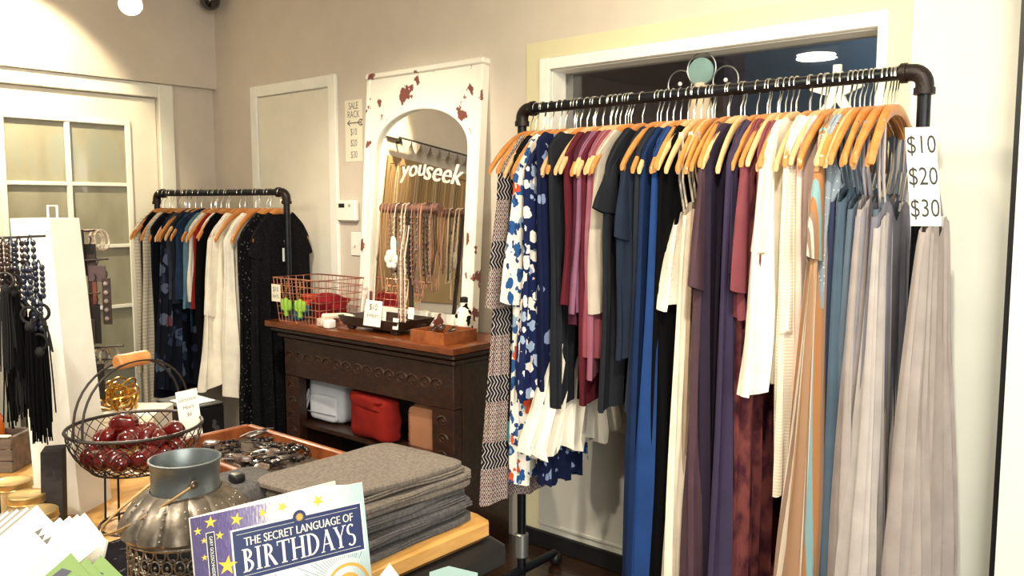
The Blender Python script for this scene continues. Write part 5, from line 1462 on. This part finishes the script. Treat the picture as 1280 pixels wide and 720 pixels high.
def star(x, y, r, rot, m):
    p = [(r * (1 if k % 2 == 0 else .38) * math.cos(rot - math.pi * k / 5), r * (1 if k % 2 == 0 else .38) * math.sin(rot - math.pi * k / 5)) for k in range(10)]
    mb = MB(); mb.add([BP(x, y, .0007)] + [BP(x + a, y + b, .0007) for a, b in p], [(0, k + 1, (k + 1) % 10 + 1) for k in range(10)]); mb.build('star', m, bk, smooth=False)
for x, y, r in ((.022, .009, .0075), (.052, .012, .0085), (.083, .011, .006), (.108, .009, .007), (.154, .011, .0085), (.007, .016, .005), (.013, .028, .004), (.031, .026, .0055), (.012, .047, .004), (.037, .062, .012), (.016, .072, .005), (.033, .095, .006)):
    star(x, y, r, R(-90 + 300 * x), M_yel)
rect(MB(), .0155, .020, .0255, .115, .0004).build('spine_border', M_whp, bk, smooth=False)
rect(MB(), .0162, .0207, .0248, .1143, .0008).build('spine_panel', M_navy_d, bk, smooth=False)
q = MB(); put_text(q, 'GARY GOLDSCHNEIDER & JOOST ELFFERS', .0052, BP(.0205, .066, .0011), -bey, bex, 0, 1.0, .85); q.build('author_lettering', M_whp, bk, smooth=False)
wh = MB()
for r0, r1 in ((.030, .026), (.018, .012)):
    for k in range(30):
        a, b = 2 * math.pi * k / 30, 2 * math.pi * (k + 1) / 30
        wh.add([BP(.183 + r * math.cos(g), .125 + r * math.sin(g), .0006) for r, g in ((r1, a), (r1, b), (r0, b), (r0, a))], [(0, 1, 2, 3)])
wh.build('zodiac_wheel', M_gld, bk, smooth=False)
rays = MB()
for k in range(46):
    a = R(180 + 180 * k / 45); r0 = .036; r1 = .05 + .012 * (k % 3)
    c = Vector((math.cos(a), math.sin(a))); pn_ = Vector((-c.y, c.x)) * .0004
    if .183 + c.x * r1 > bw_ - .002: continue
    rays.add([BP(.183 + c.x * r0 - pn_.x, .125 + c.y * r0 - pn_.y, .00015), BP(.183 + c.x * r0 + pn_.x, .125 + c.y * r0 + pn_.y, .00015), BP(.183 + c.x * r1 + pn_.x, .125 + c.y * r1 + pn_.y, .00015), BP(.183 + c.x * r1 - pn_.x, .125 + c.y * r1 - pn_.y, .00015)], [(0, 1, 2, 3)])
o = rays.build('ray_lines', plain('print_teal', '#5f8f9c', .5), bk, smooth=False)
# easel the book leans on
t = thing('book_easel', 'small dark wooden easel behind the book', 'easel', BP(bw_ / 2, bh_, -.08))
pb0 = BP(bw_ / 2, bh_ - .01, -.075)
MB().tube([BP(bw_ * .5, .12, -.06), Vector((BP(bw_ * .5, bh_, -.17).x, BP(bw_ * .5, bh_, -.17).y, CZ))], .006, 8).build('prop', M_darkwood, t)
MB().box((-.1, -.02, CZ), (.1, .02, CZ + .004)).v
tb_ = MB().tube([Vector((BP(0.02, bh_, .006).x, BP(0.02, bh_, .006).y, CZ + .005)), Vector((BP(bw_ - .02, bh_, .006).x, BP(bw_ - .02, bh_, .006).y, CZ + .005))], .005, 8); tb_.build('ledge', M_darkwood, t)

# ------------------------------------------------------------------ business cards
CC = at_d(70, 680, 1.08)
ce_r = rt.copy(); ce_u = (up * .86 - fw * -.5).normalized(); ce_u = (ce_u - ce_r * ce_u.dot(ce_r)).normalized(); ce_n = ce_r.cross(ce_u).normalized()
hold = thing('card_holder', 'clear-edged sloping holder under the business cards', 'holder', (CC.x, CC.y, CZ))
hb_ = MB(); c0 = CC - ce_n * .016
hb_.prism([(-.09, -.08), (.055, -.08), (.055, .01), (-.09, .01)], c0 - ce_n * .008, ce_r, ce_u, .006); hb_.build('sloping_plate', M_trim, hold, smooth=False)
MB().tube([c0 - ce_u * .06, Vector((c0.x, c0.y, CZ + .002))], .012, 10).build('stem', M_wire, hold)
MB().lathe([(.05, 0), (.05, .008), (.015, .012)], (c0.x, c0.y, CZ), 18, True, True).build('base', M_wire, hold)
def card(label, px, py, ang, depth, m, w=.05, h=.09, group='white business cards', extra=None):
    """top-right corner near pixel px,py of the fan; ang = angle of the long axis"""
    base = at_d(px, py, 1.08); base = base - ce_n * 0
    # project onto the holder plane
    d = ray(px, py); k = (CC + ce_n * depth - EYE).dot(ce_n) / d.dot(ce_n); corner = EYE + d * k
    l = ce_r * math.cos(ang) + ce_u * math.sin(ang); s_ = ce_r * math.sin(ang) - ce_u * math.cos(ang)
    o = thing('business_card', label, 'card', corner, 0, group)
    MB().prism([(0, 0), (0, -h), (w, -h), (w, 0)], corner, s_, l, .0004).build('card', m, o, smooth=False)
    if extra: extra(o, corner, s_, l)
    return o
M_cardw = plain('card_white', '#f6f2e6', .7, var=.01); M_green = plain('card_green', '#7a9458', .7, var=.06); M_cgrey = plain('card_slate_print', '#4c4d58', .7)
A0 = R(52)
def logo(o, c, s_, l):
    nz = s_.cross(l).normalized(); b = MB()
    for k, (hgt) in enumerate((.011, .007, .011)):
        b.add([c + s_ * (.014 + .008 * k) - l * .020 + nz * .0007, c + s_ * (.020 + .008 * k) - l * .020 + nz * .0007, c + s_ * (.017 + .008 * k) - l * (.020 - hgt) + nz * .0007], [(0, 1, 2)])
    b.build('logo', M_ink, o, smooth=False)
    q = MB(); put_text(q, 'A M Y', .009, c + s_ * .025 - l * .036 + nz * .0007, s_, l); q.build('lettering', M_ink_l, o, smooth=False)
    q = MB(); put_text(q, 'STUDIO', .006, c + s_ * .025 - l * .05 + nz * .0007, s_, l); q.build('lettering', M_ink_l, o, smooth=False)
def plainlines(o, c, s_, l):
    nz = s_.cross(l).normalized(); b = MB()
    for k, w_ in enumerate((.020, .026, .016)):
        x0 = .025 - w_ / 2; y = .036 + .010 * k
        b.add([c + s_ * x0 - l * y + nz * .0007, c + s_ * x0 - l * (y + .0016) + nz * .0007, c + s_ * (x0 + w_) - l * (y + .0016) + nz * .0007, c + s_ * (x0 + w_) - l * y + nz * .0007], [(0, 1, 2, 3)])
    b.build('faint_print', plain('ink_faint', '#cfc9bb', .8), o, smooth=False)
    b = MB()
    for k, hgt in enumerate((.011, .007, .011)):
        b.add([c + s_ * (.012 + .009 * k) - l * .022 + nz * .0007, c + s_ * (.020 + .009 * k) - l * .022 + nz * .0007, c + s_ * (.016 + .009 * k) - l * (.022 - hgt) + nz * .0007], [(0, 1, 2)])
    b.build('logo', M_ink_l, o, smooth=False)
M_edge = plain('card_edge_grey', '#8d887a', .8)
for k in range(8):
    card('cream business card in the fanned row behind, %s from the left' % ORD[k], 3 + 6.2 * k, 640 - 1.2 * k, A0 - R(4), -.010 + .0012 * k, M_paper if k % 2 else M_edge, group='fanned row of cream cards')
for k, (px, py) in enumerate(((107, 641), (98, 643), (88, 645), (76, 647))):
    card('plain white business card, %s from the right in the front fan' % ORD[k], px - 1, py, A0 + R(1 * k - 6), .003 + .0008 * k, M_cardw)
card('white business card printed with a dark three-peak logo', 54, 641, A0, .0075, M_cardw, extra=plainlines)
card('blank white business card at the left edge', 22, 655, A0 + R(3), .0085, M_cardw)
def leafprint(o, c, s_, l):
    nz = s_.cross(l).normalized(); b = MB()
    b.add([c + s_ * .008 - l * .018 + nz * .0007, c + s_ * .004 - l * .07 + nz * .0007, c + s_ * .022 - l * .06 + nz * .0007, c + s_ * .02 - l * .012 + nz * .0007], [(0, 1, 2, 3)])
    b.add([c + s_ * .032 - l * .03 + nz * .0007, c + s_ * .03 - l * .07 + nz * .0007, c + s_ * .044 - l * .07 + nz * .0007, c + s_ * .042 - l * .026 + nz * .0007], [(0, 1, 2, 3)])
    b.build('slate_print', M_cgrey, o, smooth=False)
for k, (px, py) in enumerate(((127, 694), (108, 697), (89, 691))):
    card('green business card with slate print, %s' % ['right one', 'middle one', 'left one'][k], px, py, A0 + R(-2 * k), .010 + .001 * k, M_green, extra=leafprint, group='green business cards')

# paper scraps at the counter's far edge
pt = at_d(566, 716, 1.02)
o = thing('teal_envelope', 'pale teal paper envelope at the counter\'s far edge', 'envelope', (pt.x, pt.y, CZ), HEAD)
MB().prism([(-.03, -.2), (.035, -.2), (.03, .0), (-.005, .008), (-.028, .001)], Vector((0, 0, pt.z - CZ)), Vector((1, 0, 0)), Vector((0, .25, 1)).normalized(), .001).build('paper', plain('paper_teal', '#9fb9b4', .8, var=.06), o, smooth=False, local=True)
pt = at_d(487, 704, 1.02)
o = thing('white_leaflet', 'white folded leaflet with pointed corner between book and envelope', 'leaflet', (pt.x, pt.y, CZ), HEAD)
MB().prism([(-.02, -.2), (.02, -.2), (.016, -.02), (0, .0), (-.014, -.018)], Vector((0, 0, pt.z - CZ)), Vector((1, 0, 0)), Vector((0, .25, 1)).normalized(), .001).build('paper', M_paper, o, smooth=False, local=True)

DC = at_z(186, 700, TZ)
o = superbox((DC.x, DC.y, TZ + .012), (.11, .09, .012), .6, 22, 8, .1, 12).build('dark_scarf', cloth('scarf_black_print', '#16141a', 'floral', [('#4c4a50', 40, .2)]), origin=(DC.x, DC.y, TZ))
tag(o, 'black patterned scarf lying left of the tin lantern', 'scarf')
